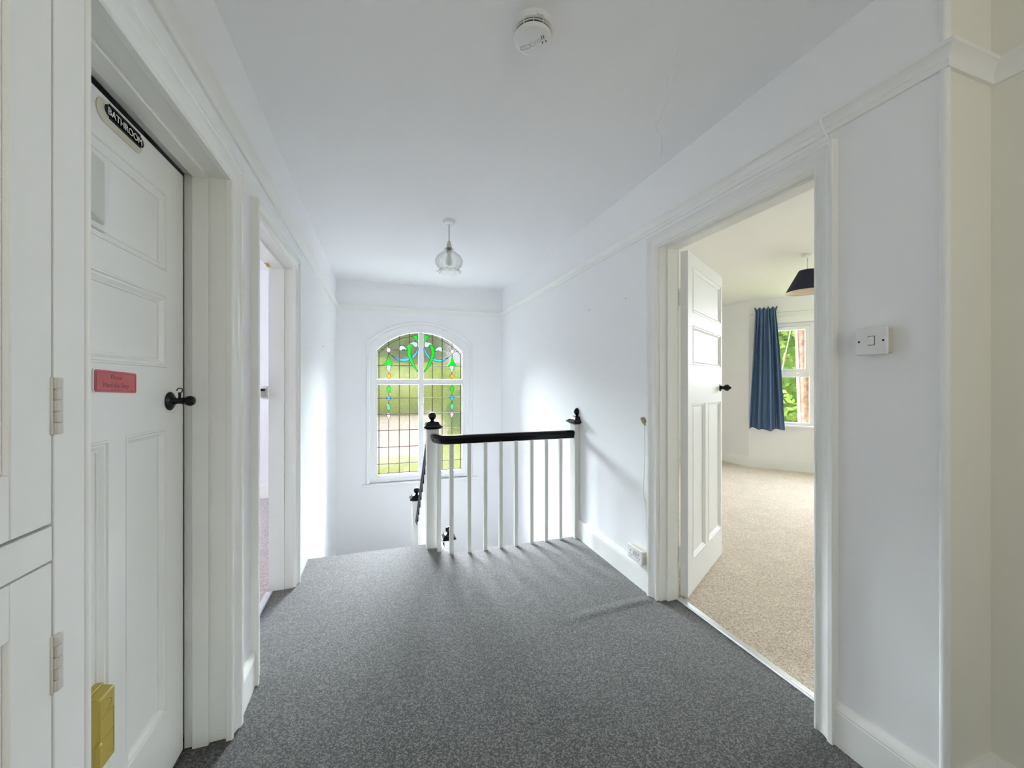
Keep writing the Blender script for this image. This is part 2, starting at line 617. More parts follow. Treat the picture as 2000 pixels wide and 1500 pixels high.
def arch(half, spring, apex, bottom, n=28):
    rise = apex - spring
    R = (half * half + rise * rise) / (2 * rise)
    cz = apex - R
    a = math.asin(min(1, half / R))
    pts = [(WC - half, bottom)]
    for i in range(n + 1):
        q = -a + 2 * a * i / n
        pts.append((WC + R * math.sin(q), cz + R * math.cos(q)))
    pts.append((WC + half, bottom))
    return pts


HOLE = arch(0.628, 1.745, 2.005, 0.02)
mb = MB()
Y0, Y1 = YF, 5.36
mb.box(-0.75, Y0, ZB, HOLE[0][0], Y1, ZC)
mb.box(HOLE[-1][0], Y0, ZB, 1.75, Y1, ZC)
mb.box(HOLE[0][0], Y0, ZB, HOLE[-1][0], Y1, 0.02)
for (x0, z0), (x1, z1) in zip(HOLE[1:-2], HOLE[2:-1]):
    vs = []
    for y in (Y0, Y1):
        vs += [(x0, y, z0), (x1, y, z1), (x1, y, ZC), (x0, y, ZC)]
    mb.add(vs, [(0, 1, 2, 3), (7, 6, 5, 4), (0, 4, 5, 1)])
struct(mb.obj('wall_far', M_WALL, smooth=0), 'white end wall of the stairwell around the arched stained-glass window', 'wall')

# stairwell lower walls and floor
mb = MB()
mb.box(-0.75, 1.6, ZB, 1.64, 1.75, -0.22)
struct(mb.obj('wall_lower_hall', M_WALL, smooth=0), 'white wall of the hall below the landing', 'wall')
mb = MB()
mb.box(-0.75, 1.6, ZB - 0.1, 1.64, 5.36, ZB)
struct(mb.obj('floor_lower_hall', C_GREY), 'grey carpeted floor at the foot of the stairs', 'floor')

# bedroom walls
mb = MB()
mb.box(1.9, 0.67, -0.2, 5.205, 0.80, ZC)
mb.box(1.637, 5.3, -0.2, 5.4, 5.42, ZC)
mb.box(5.205, 4.466, -0.2, 5.33, 5.3, ZC)
mb.box(5.205, 0.67, -0.2, 5.33, 0.87, ZC)


def bayseg(p, q, opening=None, thick=0.22):
    p, q = Vector(p), Vector(q)
    d = (q - p)
    L = d.length
    d.normalize()
    n = Vector((-d.y, d.x))          # outward = away from the room
    if n.dot(Vector((1, 0))) < 0:
        n = -n

    def bx(s0, s1, z0, z1, a=0.0, b=thick):
        vs = []
        for z in (z0, z1):
            for s, k in ((s0, a), (s1, a), (s1, b), (s0, b)):
                r = p + d * s + n * k
                vs.append((r.x, r.y, z))
        mb.add(vs, [(0, 1, 2, 3), (4, 5, 6, 7), (0, 1, 5, 4), (1, 2, 6, 5), (2, 3, 7, 6), (3, 0, 4, 7)])
    if opening is None:
        bx(0, L, -0.2, ZC)
    else:
        s0, s1, z0, z1 = opening
        bx(0, s0, -0.2, ZC)
        bx(s1, L, -0.2, ZC)
        bx(s0, s1, -0.2, z0)
        bx(s0, s1, z1, ZC)
    return p, d, n


bayseg(BAY[0], BAY[1], (0.14, 0.83, 0.64, 2.13))
bayseg(BAY[1], BAY[2], (0.15, 1.78, 0.64, 2.13))
bayseg(BAY[2], BAY[3], (0.27, 0.96, 0.64, 2.13))
struct(mb.obj('wall_bedroom', M_WALL_WARM, smooth=0), 'white bedroom walls with the angled bay beyond the open door', 'wall')
mb = MB()
mb.plan_sweep([(2.2, 5.3), (5.205, 5.3), BAY[0], BAY[1], BAY[2], BAY[3]], SKIRT2)
struct(mb.obj('baseboard_bedroom', M_SATIN), 'white skirting board along the bedroom bay wall', 'skirting')
mb = MB()
mb.plan_sweep([(2.2, 5.3), (5.205, 5.3), (5.205, 4.50)], [(0, 2.150), (0.012, 2.150), (0.016, 2.165), (0.016, 2.172), (0, 2.172)])
struct(mb.obj('trim_2', M_SATIN), 'thin white picture rail on the bedroom wall left of the curtain', 'trim')

# box-room walls
mb = MB()
for b in [(-3.9, 4.9, -0.2, -3.4, 5.05, ZC), (-2.85, 4.9, -0.2, -0.68, 5.05, ZC), (-3.4, 4.9, -0.2, -2.85, 5.05, 1.3), (-3.4, 4.9, 2.0, -2.85, 5.05, ZC)]:
    mb.box(*b)
mb.box(-3.9, 1.72, -0.2, -0.68, 1.80, ZC)
mb.box(-4.05, 1.72, -0.2, -3.9, 5.05, ZC)
struct(mb.obj('wall_box_room', M_WALL, smooth=0), 'white walls of the room beyond the left open doorway', 'wall')
mb = MB()
mb.plan_sweep([(-3.9, 1.8), (-3.9, 4.9), (-0.70, 4.9)], SKIRT2)
struct(mb.obj('baseboard_box_room', M_SATIN), 'white skirting board seen through the left open doorway', 'skirting')

# ------------------------------------------------------------------ picture rails, skirtings, corner bead
mb = MB()
mb.plan_sweep([(XL(0.80), 0.80), (XL(YF), YF), (XR, YF), (XR, YREC), (XREC, YREC), (XREC, -1.9)], RAIL)
struct(mb.obj('trim_3', M_SATIN, smooth=25), 'white picture rail running round the landing above the doors', 'picture rail')
mb = MB()
mb.plan_sweep([(XR, 2.84), (XR, 1.945)], SKIRT)
struct(mb.obj('baseboard_right_far', M_GLOSS, smooth=25), 'white skirting board between the balustrade and the bedroom doorway', 'skirting')
mb = MB()
mb.plan_sweep([(XR, 0.945), (XR, YREC), (XREC, YREC), (XREC, -1.9)], SKIRT)
struct(mb.obj('baseboard_right_near', M_GLOSS, smooth=25), 'white skirting board under the light switch turning into the recess', 'skirting')
mb = MB()
mb.plan_sweep([(XL(1.69), 1.69), (XL(1.868), 1.868)], SKIRT)
struct(mb.obj('baseboard_left_near', M_GLOSS, smooth=25), 'short white skirting board between the two left doorways', 'skirting')
mb = MB()
mb.plan_sweep([(XL(2.77), 2.77), (XL(3.08), 3.08)], [(-0.002, -0.03), (0.018, -0.03), (0.018, 0.15), (0.013, 0.17), (0.010, 0.176), (0.006, 0.20), (-0.002, 0.20)])
struct(mb.obj('baseboard_left_far', M_GLOSS, smooth=25), 'short white skirting board at the head of the stairs', 'skirting')
mb = MB()
mb.lathe([(0.011, 0.0), (0.011, ZC)], (XR + 0.0035, YREC + 0.0035, 0), seg=20)
struct(mb.obj('trim_4', M_SATIN), 'rounded white corner bead right of the light switch', 'trim')


# ------------------------------------------------------------------ door casings
ARCH = [(0.0, -0.004), (0.0, 0.013), (0.004, 0.0165), (0.009, 0.0165), (0.012, 0.013), (0.016, 0.012), (0.030, 0.013), (0.044, 0.018), (0.052, 0.024), (0.056, 0.028), (0.070, 0.029), (0.072, 0.027), (0.072, -0.004)]


def casing(mb, y0, y1, top, put, prof=ARCH):
    """architrave round an opening; put(y, z, out) -> point"""
    rings = []
    for c in range(4):
        r = []
        for o, p in prof:
            y = y0 - o if c < 2 else y1 + o
            z = -0.01 if c in (0, 3) else top + o
            r.append(put(y, z, p))
        rings.append(r)
    mb.loft(rings, None, True, True, True)


putL = lambda y, z, p: (XL(y) + p, y, z)
putR = lambda y, z, p: (XR - p, y, z)
# bathroom doorway
mb = MB()
casing(mb, 0.895, 1.612, 1.975, putL)


def lining(mb, put, y0, y1, top, d0, d1, th):
    """jambs + head between depths d0 and d1 (negative = into the wall); th = board thickness outside the opening"""
    def bx(ya, yb, za, zb):
        vs = [put(y, z, d) for z in (za, zb) for y, d in ((ya, d0), (yb, d0), (yb, d1), (ya, d1))]
        mb.add(vs, [(0, 1, 2, 3), (4, 5, 6, 7), (0, 1, 5, 4), (1, 2, 6, 5), (2, 3, 7, 6), (3, 0, 4, 7)])
    bx(y0 - th, y0, -0.01, top + th)
    bx(y1, y1 + th, -0.01, top + th)
    bx(y0, y1, top, top + th)


lining(mb, putL, 0.888, 1.626, 1.982, -0.002, -0.131, 0.012)
lining(mb, putL, 0.898, 1.614, 1.971, -0.057, -0.104, 0.022)
struct(mb.obj('trim_5', M_GLOSS, smooth=30, bevel=0.0012), 'white architrave and lining round the bathroom door', 'door frame')
# second left doorway
mb = MB()
casing(mb, 1.941, 2.698, 1.963, putL)
lining(mb, putL, 1.934, 2.704, 1.969, -0.002, -0.132, 0.012)
lining(mb, putL, 1.950, 2.690, 1.955, -0.048, -0.132, 0.020)
struct(mb.obj('trim_6', M_GLOSS, smooth=30, bevel=0.0012), 'white architrave and lining round the open left doorway', 'door frame')
# bedroom doorway
mb = MB()
casing(mb, 1.012, 1.880, 2.042, putR)
lining(mb, putR, 1.020, 1.872, 2.050, -0.002, -0.131, 0.012)
lining(mb, putR, 1.036, 1.856, 2.036, -0.046, -0.115, 0.022)
casing(mb, 1.012, 1.878, 2.048, lambda y, z, p: (1.6365 + p, y, z))
struct(mb.obj('trim_7', M_GLOSS, smooth=30, bevel=0.0012), 'white architrave and lining round the bedroom doorway', 'door frame')


# ------------------------------------------------------------------ panelled doors
def door_slab(W, H, t, stile, panels):
    """visible face y = 0, thickness to +y; panels = (x0, x1, z0, z1)"""
    mb = MB()
    xs = sorted({0, W} | {p[0] for p in panels} | {p[1] for p in panels})
    zs = sorted({0, H} | {p[2] for p in panels} | {p[3] for p in panels})
    # stiles and rails: full-height columns where no panel, else the strips between panels
    for a, b in zip(xs, xs[1:]):
        inside = sorted([(p[2], p[3]) for p in panels if p[0] <= a + 1e-6 and p[1] >= b - 1e-6])
        z = 0
        for z0, z1 in inside:
            if z0 > z:
                mb.box(a, 0, z, b, t, z0)
            z = z1
        if z < H:
            mb.box(a, 0, z, b, t, H)
    steps = [(0, 0), (0.002, -0.0025), (0.006, -0.003), (0.009, 0.001), (0.014, 0.0015), (0.024, 0.0085), (0.027, 0.0085), (0.028, 0.012)]
    for x0, x1, z0, z1 in panels:
        for face in (0, 1):
            rings = []
            for i, d in steps:
                y = d if face == 0 else t - d
                rings.append([(x0 + i, y, z0 + i), (x1 - i, y, z0 + i), (x1 - i, y, z1 - i), (x0 + i, y, z1 - i)])
            mb.loft(rings, None, True, False, True)
    return mb


# bathroom door (closed)
BW, BH = 0.704, 1.953
BX, BY = -0.655, 0.905
pan = [(0.125, 0.599, 1.599, 1.841), (0.125, 0.599, 1.296, 1.523), (0.125, 0.329, 0.213, 1.107), (0.395, 0.599, 0.213, 1.107)]
d1 = door_slab(BW, BH, 0.04, 0.1, pan).obj('door_1', M_GLOSS, smooth=20)
d1.location = (BX, BY, 0.012)
d1.rotation_euler = (0, 0, PI / 2)
struct(d1, 'closed white panelled bathroom door with a small nameplate and black knob', 'door')
kb = MB()
kb.lathe([(0.0, 0), (0.029, 0.0), (0.030, 0.003), (0.024, 0.008), (0.013, 0.012), (0.011, 0.018), (0.009, 0.022), (0.010, 0.034), (0.0125, 0.036), (0.010, 0.040), (0.013, 0.044), (0.0165, 0.052), (0.0165, 0.058), (0.012, 0.066), (0, 0.069)], (0.617, 0, 1.190), (0, -1, 0), 28)
k1 = kb.obj('door_knob', M_BLACKMET, d1)
k1['label'] = 'black turned door knob'
lb = MB()
lb.tube([(0.617, -0.027, 1.198), (0.617, -0.027, 1.212), (0.617, -0.027, 1.217)], 0.004, 10)
lb.tube([(0.617 + 0.0075 * math.cos(a) * 0.9, -0.027 - 0.0075 * math.cos(a) * 0.6, 1.224 + 0.0075 * math.sin(a)) for a in [math.radians(-110 + 300 * i / 14) for i in range(15)]], 0.0017, 8)
l1 = lb.obj('latch_ring', M_BLACKMET, k1)

# bedroom door (open into the bedroom)
DW, DH = 0.782, 2.018
pan = [(0.088, DW - 0.030, 1.668, 1.945), (0.088, DW - 0.030, 1.352, 1.592), (0.088, 0.352, 0.195, 1.125), (0.428, DW - 0.040, 0.195, 1.120)]
d3 = door_slab(DW, DH, 0.042, 0.09, pan).obj('door_3', M_DOOR3, smooth=20)
d3.location = (1.672, 1.830, 0.014)
d3.rotation_euler = (0, 0, math.atan2(0.401, 0.672))
struct(d3, 'open white panelled bedroom door with black knob', 'door')
for side in (0, 1):
    kb = MB()
    s = -1 if side == 0 else 1
    kb.lathe([(0.0, 0), (0.027, 0.0), (0.027, 0.004), (0.014, 0.008), (0.011, 0.012), (0.012, 0.024), (0.019, 0.030), (0.023, 0.040), (0.023, 0.050), (0.016, 0.058), (0.011, 0.062), (0.008, 0.070), (0, 0.073)], (0.733, 0 if side == 0 else 0.042, 1.212), (0, s, 0), 24)
    kb.obj('door_knob', M_BLACKMET, d3)['label'] = 'black turned door knob'
for z in (0.19, 1.70):
    hb = MB()
    for k in range(5):
        hb.lathe([(0.0055, 0.0), (0.0055, 0.0185)], (-0.006, 0.046, z + 0.02 * k), seg=12)
    hb.box(-0.001, 0.008, z, 0.0, 0.042, z + 0.0985)
    hb.obj('hinge', M_GLOSS, d3)

# ------------------------------------------------------------------ things on the bathroom door
FX = BX
n = thing('bathroom_nameplate', 'black oval nameplate lettered BATHROOM at the top of the bathroom door', 'sign', (FX, 1.290, 1.933))


def plate(y0, y1, z0, z1, r, n=7):
    """rounded-end plate outline with stepped ends"""
    zc = (z0 + z1) / 2
    pts = []
    for cx, a0 in ((y1 - r, -90), (y0 + r, 90)):
        for i in range(n + 1):
            a = math.radians(a0 + 180 * i / n)
            pts.append((cx + r * math.cos(a), zc + r * math.sin(a)))
    return pts


NY0, NY1, NZ0, NZ1 = 1.209, 1.371, 1.914, 1.952
fnx = lambda a, b, d: (FX + d, a, b)
mb = MB()
mb.prism(plate(NY0 - 0.022, NY1 + 0.002, NZ0 - 0.016, NZ1 + 0.003, 0.028), fnx, 0.0002, 0.0022)
keep(mb.obj('backing', M_GHOST), n)['label'] = 'cream painted-over backing'
mb = MB()
mb.prism(plate(NY0 - 0.002, NY1 + 0.002, NZ0, NZ1, 0.0155), fnx, 0.002, 0.005)
mb.box(FX + 0.002, NY0 + 0.014, NZ0 - 0.002, FX + 0.005, NY1 - 0.014, NZ1 + 0.002)
keep(mb.obj('rim', M_WHITETXT), n)['label'] = 'white rim'
mb = MB()
mb.prism(plate(NY0, NY1, NZ0 + 0.004, NZ1 - 0.004, 0.0135), fnx, 0.004, 0.0062)
mb.box(FX + 0.004, NY0 + 0.016, NZ0, FX + 0.0062, NY1 - 0.016, NZ1)
keep(mb.obj('plate', M_BLACKMET), n)['label'] = 'black plate'
text_mesh('lettering', 'BATHROOM', 0.0255, 0.0008, M_WHITETXT, (FX + 0.0065, (NY0 + NY1) / 2, (NZ0 + NZ1) / 2 - 0.001), (0, 1, 0), (0, 0, 1), n, 1.0)['label'] = 'raised white letters reading BATHROOM'

st = thing('warning_plaque', 'faded red warning plaque on the middle rail of the bathroom door', 'sign', (FX, 1.259, 1.263))


def rrect(y0, y1, z0, z1, r, n=5):
    pts = []
    for cy, cz, a0 in ((y1 - r, z0 + r, -90), (y1 - r, z1 - r, 0), (y0 + r, z1 - r, 90), (y0 + r, z0 + r, 180)):
        for i in range(n + 1):
            a = math.radians(a0 + 90 * i / n)
            pts.append((cy + r * math.cos(a), cz + r * math.sin(a)))
    return pts


tilt = lambda a, b, d: (FX + d, a, b + (a - 1.259) * -0.045)
mb = MB()
mb.prism(rrect(1.175, 1.343, 1.2340, 1.2920, 0.007), tilt, 0.0002, 0.0022)
keep(mb.obj('backing', M_PLASTIC), st)['label'] = 'white edge of the plaque'
mb = MB()
mb.prism(rrect(1.179, 1.341, 1.2355, 1.2895, 0.006), tilt, 0.002, 0.0034)
keep(mb.obj('face', M_RED), st)['label'] = 'faded red face'
mb = MB()
for a, b in (((1.184, 1.2405), (1.336, 1.2405)), ((1.336, 1.2405), (1.336, 1.2845)), ((1.336, 1.2845), (1.184, 1.2845)), ((1.184, 1.2845), (1.184, 1.2405))):
    mb.tube([tilt(a[0], a[1], 0.0034), tilt(b[0], b[1], 0.0034)], 0.0006, 6)
keep(mb.obj('border_line', M_REDTXT), st)
text_mesh('lettering', 'Please\nMind the Step', 0.0178, 0.0003, M_REDTXT, (FX + 0.0035, 1.258, 1.2635), (0, 1, -0.045), (0, 0, 1), st, 1.0)['label'] = 'faint dark red lettering'

hp = thing('holder', 'white plastic holder fixed to the top panel of the bathroom door', 'holder', (FX, 1.12, 1.715))
mb = MB()
mb.box(FX - 0.0135, 1.065, 1.628, FX + 0.006, 1.218, 1.800)
keep(mb.obj('backplate', M_PLASTIC, bevel=0.001), hp)
mb = MB()
vs = [(FX + 0.006, 1.070, 1.640), (FX + 0.006, 1.203, 1.640), (FX + 0.006, 1.203, 1.796), (FX + 0.006, 1.070, 1.796),
      (FX + 0.030, 1.074, 1.658), (FX + 0.011, 1.199, 1.645), (FX + 0.011, 1.199, 1.791), (FX + 0.030, 1.074, 1.791)]
mb.add(vs, [(0, 3, 2, 1), (4, 5, 6, 7), (0, 1, 5, 4), (1, 2, 6, 5), (2, 3, 7, 6), (3, 0, 4, 7)])
keep(mb.obj('cover', mat('grey_white_plastic', (0.66, 0.68, 0.63), 0.4), bevel=0.002), hp)['label'] = 'slightly greyer sloping cover'

yb = thing('door_box', 'mustard yellow plastic box fixed low on the bathroom door', 'box', (FX, 1.16, 0.46))
mb = MB()
mb.box(FX - 0.001, 1.118, 0.373, FX + 0.017, 1.187, 0.547)
keep(mb.obj('base', M_GOLD, bevel=0.003), yb)
mb = MB()
y0, y1, z0, z1, p = 1.120, 1.183, 0.375, 0.545, 0.042
q = 0.004
vs = [(FX + 0.0165, y0, z0), (FX + 0.0165, y1, z0), (FX + 0.0165, y1, z1), (FX + 0.0165, y0, z1),
      (FX + p, y0 + q, z0 + q), (FX + p, y1 - q, z0 + q), (FX + p, y1 - q, z1 - q), (FX + p, y0 + q, z1 - q)]
mb.add(vs, [(0, 3, 2, 1), (4, 5, 6, 7), (0, 1, 5, 4), (1, 2, 6, 5), (2, 3, 7, 6), (3, 0, 4, 7)])
c1 = keep(mb.obj('cover', M_GOLD, bevel=0.004, seg=3), yb)
mb = MB()
for a, b in (((y0 + 0.012, z1 - 0.050), (y1 - 0.010, z1 - 0.050)), ((y0 + 0.012, z1 - 0.100), (y1 - 0.010, z1 - 0.100)), ((y1 - 0.010, z1 - 0.05), (y1 - 0.010, z0 + 0.012))):
    mb.tube([(FX + p, a[0], a[1]), (FX + p, b[0], b[1])], 0.0008, 6)
keep(mb.obj('seam', mat('mustard_dark', (0.30, 0.21, 0.03), 0.5)), yb)
mb = MB()
mb.tube([(FX + p, y0 + 0.016 + 0.018 * math.cos(t) + 0.012, z1 - 0.030 + 0.012 * math.sin(t)) for t in [math.radians(-90 + 180 * i / 8) for i in range(9)]], 0.0007, 6)
keep(mb.obj('button_outline', MATS['mustard_dark']), yb)
mb = MB()
mb.box(FX + 0.036, y0 - 0.004, z0 + 0.004, FX + 0.046, y0 + 0.008, z0 + 0.07)
keep(mb.obj('tab', M_GOLD, bevel=0.003), yb)

# ------------------------------------------------------------------ built-in cupboard at the left edge
CX0 = -0.43
cb = thing('cupboard', 'built-in white painted cupboard at the left edge with two hinged doors', 'cupboard', (CX0, 0.2, 0.0))
mb = MB()
mb.box(CX0 - 0.022, 0.700, 0.0, CX0, 0.757, 2.495)                   # stile by the doorway
mb.box(CX0 - 0.022, 0.757, 0.0, CX0 - 0.004, 0.760, 2.495)
mb.lathe([(0.0072, 0.0), (0.0072, 2.495)], (CX0 - 0.006, 0.7665, 0.0), seg=16)
mb.box(XL(0.7) - 0.004, 0.745, 0.0, CX0 - 0.008, 0.768, 2.495)
mb.box(CX0 - 0.022, -0.9, 0.0, CX0, 0.698, 0.06)
mb.box(CX0 - 0.022, -0.9, 2.42, CX0, 0.698, 2.495)
keep(mb.obj('carcass', M_SATIN, bevel=0.0015), cb)
mb = MB()
mb.box(CX0 - 0.020, -0.9, 1.0190, CX0, 0.6965, 1.0655)
keep(mb.obj('middle_rail', M_SATIN, bevel=0.001), cb)


def cup_door(z0, z1, pz0, pz1, hz):
    mb = MB()
    ye, yp = 0.6965, 0.634
    mb.box(CX0 - 0.018, yp, z0, CX0, ye, z1)
    mb.box(CX0 - 0.018, 0.06, z0, CX0, yp, pz0)
    mb.box(CX0 - 0.018, 0.06, pz1, CX0, yp, z1)
    mb.box(CX0 - 0.018, 0.06, pz0, CX0, 0.13, pz1)
    mb.box(CX0 - 0.018, 0.13, pz0, CX0 - 0.007, yp, pz1)
    d = keep(mb.obj('door', M_SATIN, bevel=0.002), cb)
    mb = MB()
    h = 0.0155
    n_ = 5
    for k in range(n_):
        z = hz + k * h
        mb.box(CX0 - 0.001, 0.6975, z + 0.0003, CX0 + 0.0055, 0.7075, z + h - 0.0003)
        mb.box(CX0 - 0.0005, 0.6965, z, CX0 + 0.004, 0.7000, z + h, M_HINGE) if k % 2 == 0 else None
    mb.box(CX0 - 0.0005, 0.6925, hz - 0.0005, CX0 + 0.0018, 0.6965, hz + n_ * h + 0.0005)
    hg = mb.obj('hinge', M_HINGE, bevel=0.0018)
    keep(hg, d)
    hg['label'] = 'painted-over hinge'
    return d


cup_door(1.0690, 2.415, 1.149, 2.33, 1.190)
cup_door(0.063, 1.0165, 0.15, 0.948, 0.838)
mb = MB()
mb.lathe([(0.0, 0), (0.010, 0.0), (0.008, 0.010), (0.015, 0.020), (0.013, 0.030), (0, 0.033)], (CX0, 0.10, 1.25), (1, 0, 0), 20)
keep(mb.obj('knob', M_SATIN), cb)

# ------------------------------------------------------------------ second left doorway fittings
t_ = thing('lock_keeper', 'small white rim-lock keeper on the jamb of the left open doorway', 'lock keeper', (-0.70, 2.655, 1.20))
mb = MB()
mb.box(-0.694, 2.612, 1.174, -0.6695, 2.682, 1.179)
mb.box(-0.694, 2.612, 1.226, -0.6695, 2.682, 1.231)
mb.box(-0.694, 2.612, 1.174, -0.6895, 2.682, 1.231)
mb.box(-0.694, 2.664, 1.164, -0.6695, 2.6838, 1.241)
keep(mb.obj('box', M_PLASTIC, bevel=0.001), t_)
mb = MB()
mb.box(-0.6895, 2.610, 1.212, -0.674, 2.640, 1.226)
keep(mb.obj('slot', M_HOLE), t_)['label'] = 'dark slot'
t_ = thing('ball_catch', 'small brass catch under the head of the left open doorway', 'catch', (-0.655, 2.63, 1.954))
mb = MB()
mb.box(-0.666, 2.585, 1.952, -0.648, 2.665, 1.9553)
keep(mb.obj('plate', M_BRASS, bevel=0.0006), t_)
mb = MB()
mb.lathe([(0.0, -0.012), (0.005, -0.010), (0.008, -0.004), (0.008, 0.001)], (-0.657, 2.622, 1.952), seg=14)
keep(mb.obj('roller', M_BRASS), t_)

# metal carpet strips
t_ = thing('threshold_strip', 'aluminium carpet strip across the bedroom doorway', 'carpet strip', (1.636, 1.45, 0.0))
mb = MB()
mb.plan_sweep([(1.636, 1.858), (1.636, 1.034)], [(-0.018, -0.001), (-0.016, 0.004), (-0.006, 0.0055), (0.0, 0.0045), (0.008, 0.007), (0.018, 0.006), (0.021, -0.001)])
keep(mb.obj('strip', M_ALU), t_)
for y in (1.80, 1.60, 1.40, 1.20):
    mb = MB()
    mb.lathe([(0.004, 0.0045), (0.0042, 0.0062), (0.0, 0.0068)], (1.630, y, 0), seg=10)
    keep(mb.obj('screw', M_GREY), t_)
t_ = thing('threshold_strip', 'aluminium carpet strip across the left open doorway', 'carpet strip', (-0.664, 2.3, 0.0))
mb = MB()
mb.plan_sweep([(-0.664, 1.966), (-0.664, 2.680)], [(-0.018, -0.001), (-0.016, 0.004), (-0.006, 0.0055), (0.0, 0.0045), (0.008, 0.007), (0.018, 0.006), (0.021, -0.001)])
keep(mb.obj('strip', M_ALU), t_)
for y in (2.62, 2.48, 2.2, 2.05):
    mb = MB()
    mb.lathe([(0.004, 0.0045), (0.0042, 0.0062), (0.0, 0.0068)], (-0.660, y, 0), seg=10)
    keep(mb.obj('screw', M_GREY), t_)

# ------------------------------------------------------------------ arched stained-glass window
GY = 5.135
w1 = thing('window_1', 'arched stained-glass window with white frame at the end of the stairwell', 'window', (WC, YF, 0.0))
w1['kind'] = 'structure'


def ring_at(half, spring, apex, bottom, y):
    return [(x, y, z) for x, z in arch(half, spring, apex, bottom)]


mb = MB()
rs = [(0.664, 1.768, 2.045, 0.020, YF + 0.002), (0.664, 1.768, 2.045, 0.020, YF - 0.014), (0.656, 1.764, 2.036, 0.020, YF - 0.022), (0.646, 1.758, 2.026, 0.020, YF - 0.022), (0.640, 1.755, 2.020, 0.020, YF - 0.014), (0.634, 1.752, 2.013, 0.020, YF - 0.012),
      (0.626, 1.747, 2.005, 0.020, YF - 0.010), (0.622, 1.744, 2.001, 0.020, YF + 0.030), (0.622, 1.744, 2.001, 0.020, YF + 0.05)]
mb.loft([ring_at(*r) for r in rs], None, False)
fr = mb.obj('architrave', M_UPVC, smooth=35)
keep(fr, w1)
mb = MB()
inner = (0.534, 1.668, 1.905, 0.110)
rs = [(0.622, 1.744, 2.001, 0.02, YF + 0.018), (0.575, 1.708, 1.950, 0.060, YF + 0.018), (0.568, 1.702, 1.944, 0.066, YF + 0.024), (0.540, 1.674, 1.911, 0.104, YF + 0.026), (*inner, YF + 0.036), (*inner, YF + 0.075), (0.622, 1.744, 2.001, 0.02, YF + 0.075)]
R_ = [ring_at(*r) for r in rs]
mb.loft(R_, None, True)
keep(mb.obj('frame', M_UPVC, smooth=35), w1)
mb = MB()
for x0, x1, z0, z1 in ((0.410, 0.474, 0.10, 1.905), (-0.095, 0.417, 1.237, 1.310), (0.467, 0.980, 1.237, 1.310)):
    e = 0.006
    mb.add([(x0, YF + 0.07, z0), (x1, YF + 0.07, z0), (x1, YF + 0.07, z1), (x0, YF + 0.07, z1),
            (x0, YF + 0.036, z0), (x1, YF + 0.036, z0), (x1, YF + 0.036, z1), (x0, YF + 0.036, z1),
            (x0 + e, YF + 0.024, z0 + e), (x1 - e, YF + 0.024, z0 + e), (x1 - e, YF + 0.024, z1 - e), (x0 + e, YF + 0.024, z1 - e)],
           [(0, 1, 2, 3), (8, 9, 10, 11)] + [(a, (a + 1) % 4, (a + 1) % 4 + 4, a + 4) for a in range(4)] + [(a + 4, (a + 1) % 4 + 4, (a + 1) % 4 + 8, a + 8) for a in range(4)])
keep(mb.obj('glazing_bars', M_UPVC), w1)
mb = MB()
mb.box(WC - 0.705, YF - 0.052, -0.012, WC + 0.735, YF + 0.05, 0.020)
keep(mb.obj('sill', M_UPVC, bevel=0.006, seg=3), w1)

# drawing units of the motif sheet: x' 150..735 across the left light, y' 75..755 top light, 845.. lower light
def gx(u):
    return -0.0716 + (u - 153) * ((0.298 + 0.0716) / (600 - 153))


def gz(v):
    return 1.677 - (v - 320) * ((1.677 - 1.480) / (552 - 320))


def gzl(v):          # lower light rows
    return 1.068 - (v - 1032) * ((1.068 - 0.865) / (1262 - 1032))


def circ(cu, cv, r, n=14, ry=None):
    return [(cu + r * math.cos(2 * PI * i / n), cv + (ry or r) * math.sin(2 * PI * i / n)) for i in range(n)]


UP = [
    (G_GREEN, [(640, 232), (612, 232), (585, 255), (566, 300), (562, 345), (572, 395), (590, 440), (612, 495), (645, 555), (685, 605), (728, 648), (728, 632), (700, 590), (672, 535), (650, 480), (632, 430), (620, 385), (617, 340), (622, 290), (636, 250), (648, 238)]),
    (G_GREEN, [(652, 100), (668, 90), (692, 88), (716, 98), (724, 118), (722, 142), (705, 165), (682, 186), (672, 186), (686, 168), (690, 152), (682, 136), (664, 124), (652, 112)]),
    (G_MINT, [(602, 222), (640, 196), (672, 190), (700, 196), (720, 212), (724, 236), (714, 258), (694, 268), (672, 264), (656, 248), (646, 232), (630, 226), (610, 230)]),
    (G_MINT, [(440, 300), (446, 276), (464, 258), (490, 252), (516, 260), (540, 282), (556, 312), (560, 334), (546, 318), (526, 304), (508, 302), (494, 310), (486, 322), (464, 327), (446, 318)]),
    (G_BLUE, [(300, 366), (330, 396), (375, 426), (430, 446), (490, 452), (545, 446), (588, 430), (602, 462), (560, 480), (505, 488), (450, 480), (400, 456), (355, 420), (322, 390)]),
    (G_BLUE, [(634, 412), (660, 390), (688, 352), (712, 306), (736, 268), (736, 300), (716, 352), (690, 398), (664, 426), (644, 442)]),
    (G_PINK, circ(290, 322, 32)),
    (G_GREEN, [(292, 362), (300, 420), (312, 470), (335, 515), (370, 548), (352, 556), (318, 545), (292, 540), (266, 545), (232, 556), (216, 550), (250, 512), (270, 470), (284, 420)]),
    (G_MINT, [(264, 548), (292, 541), (322, 548), (328, 568), (320, 600), (296, 642), (272, 605), (262, 570)]),
    (G_ORANGE, circ(295, 708, 31)),
]
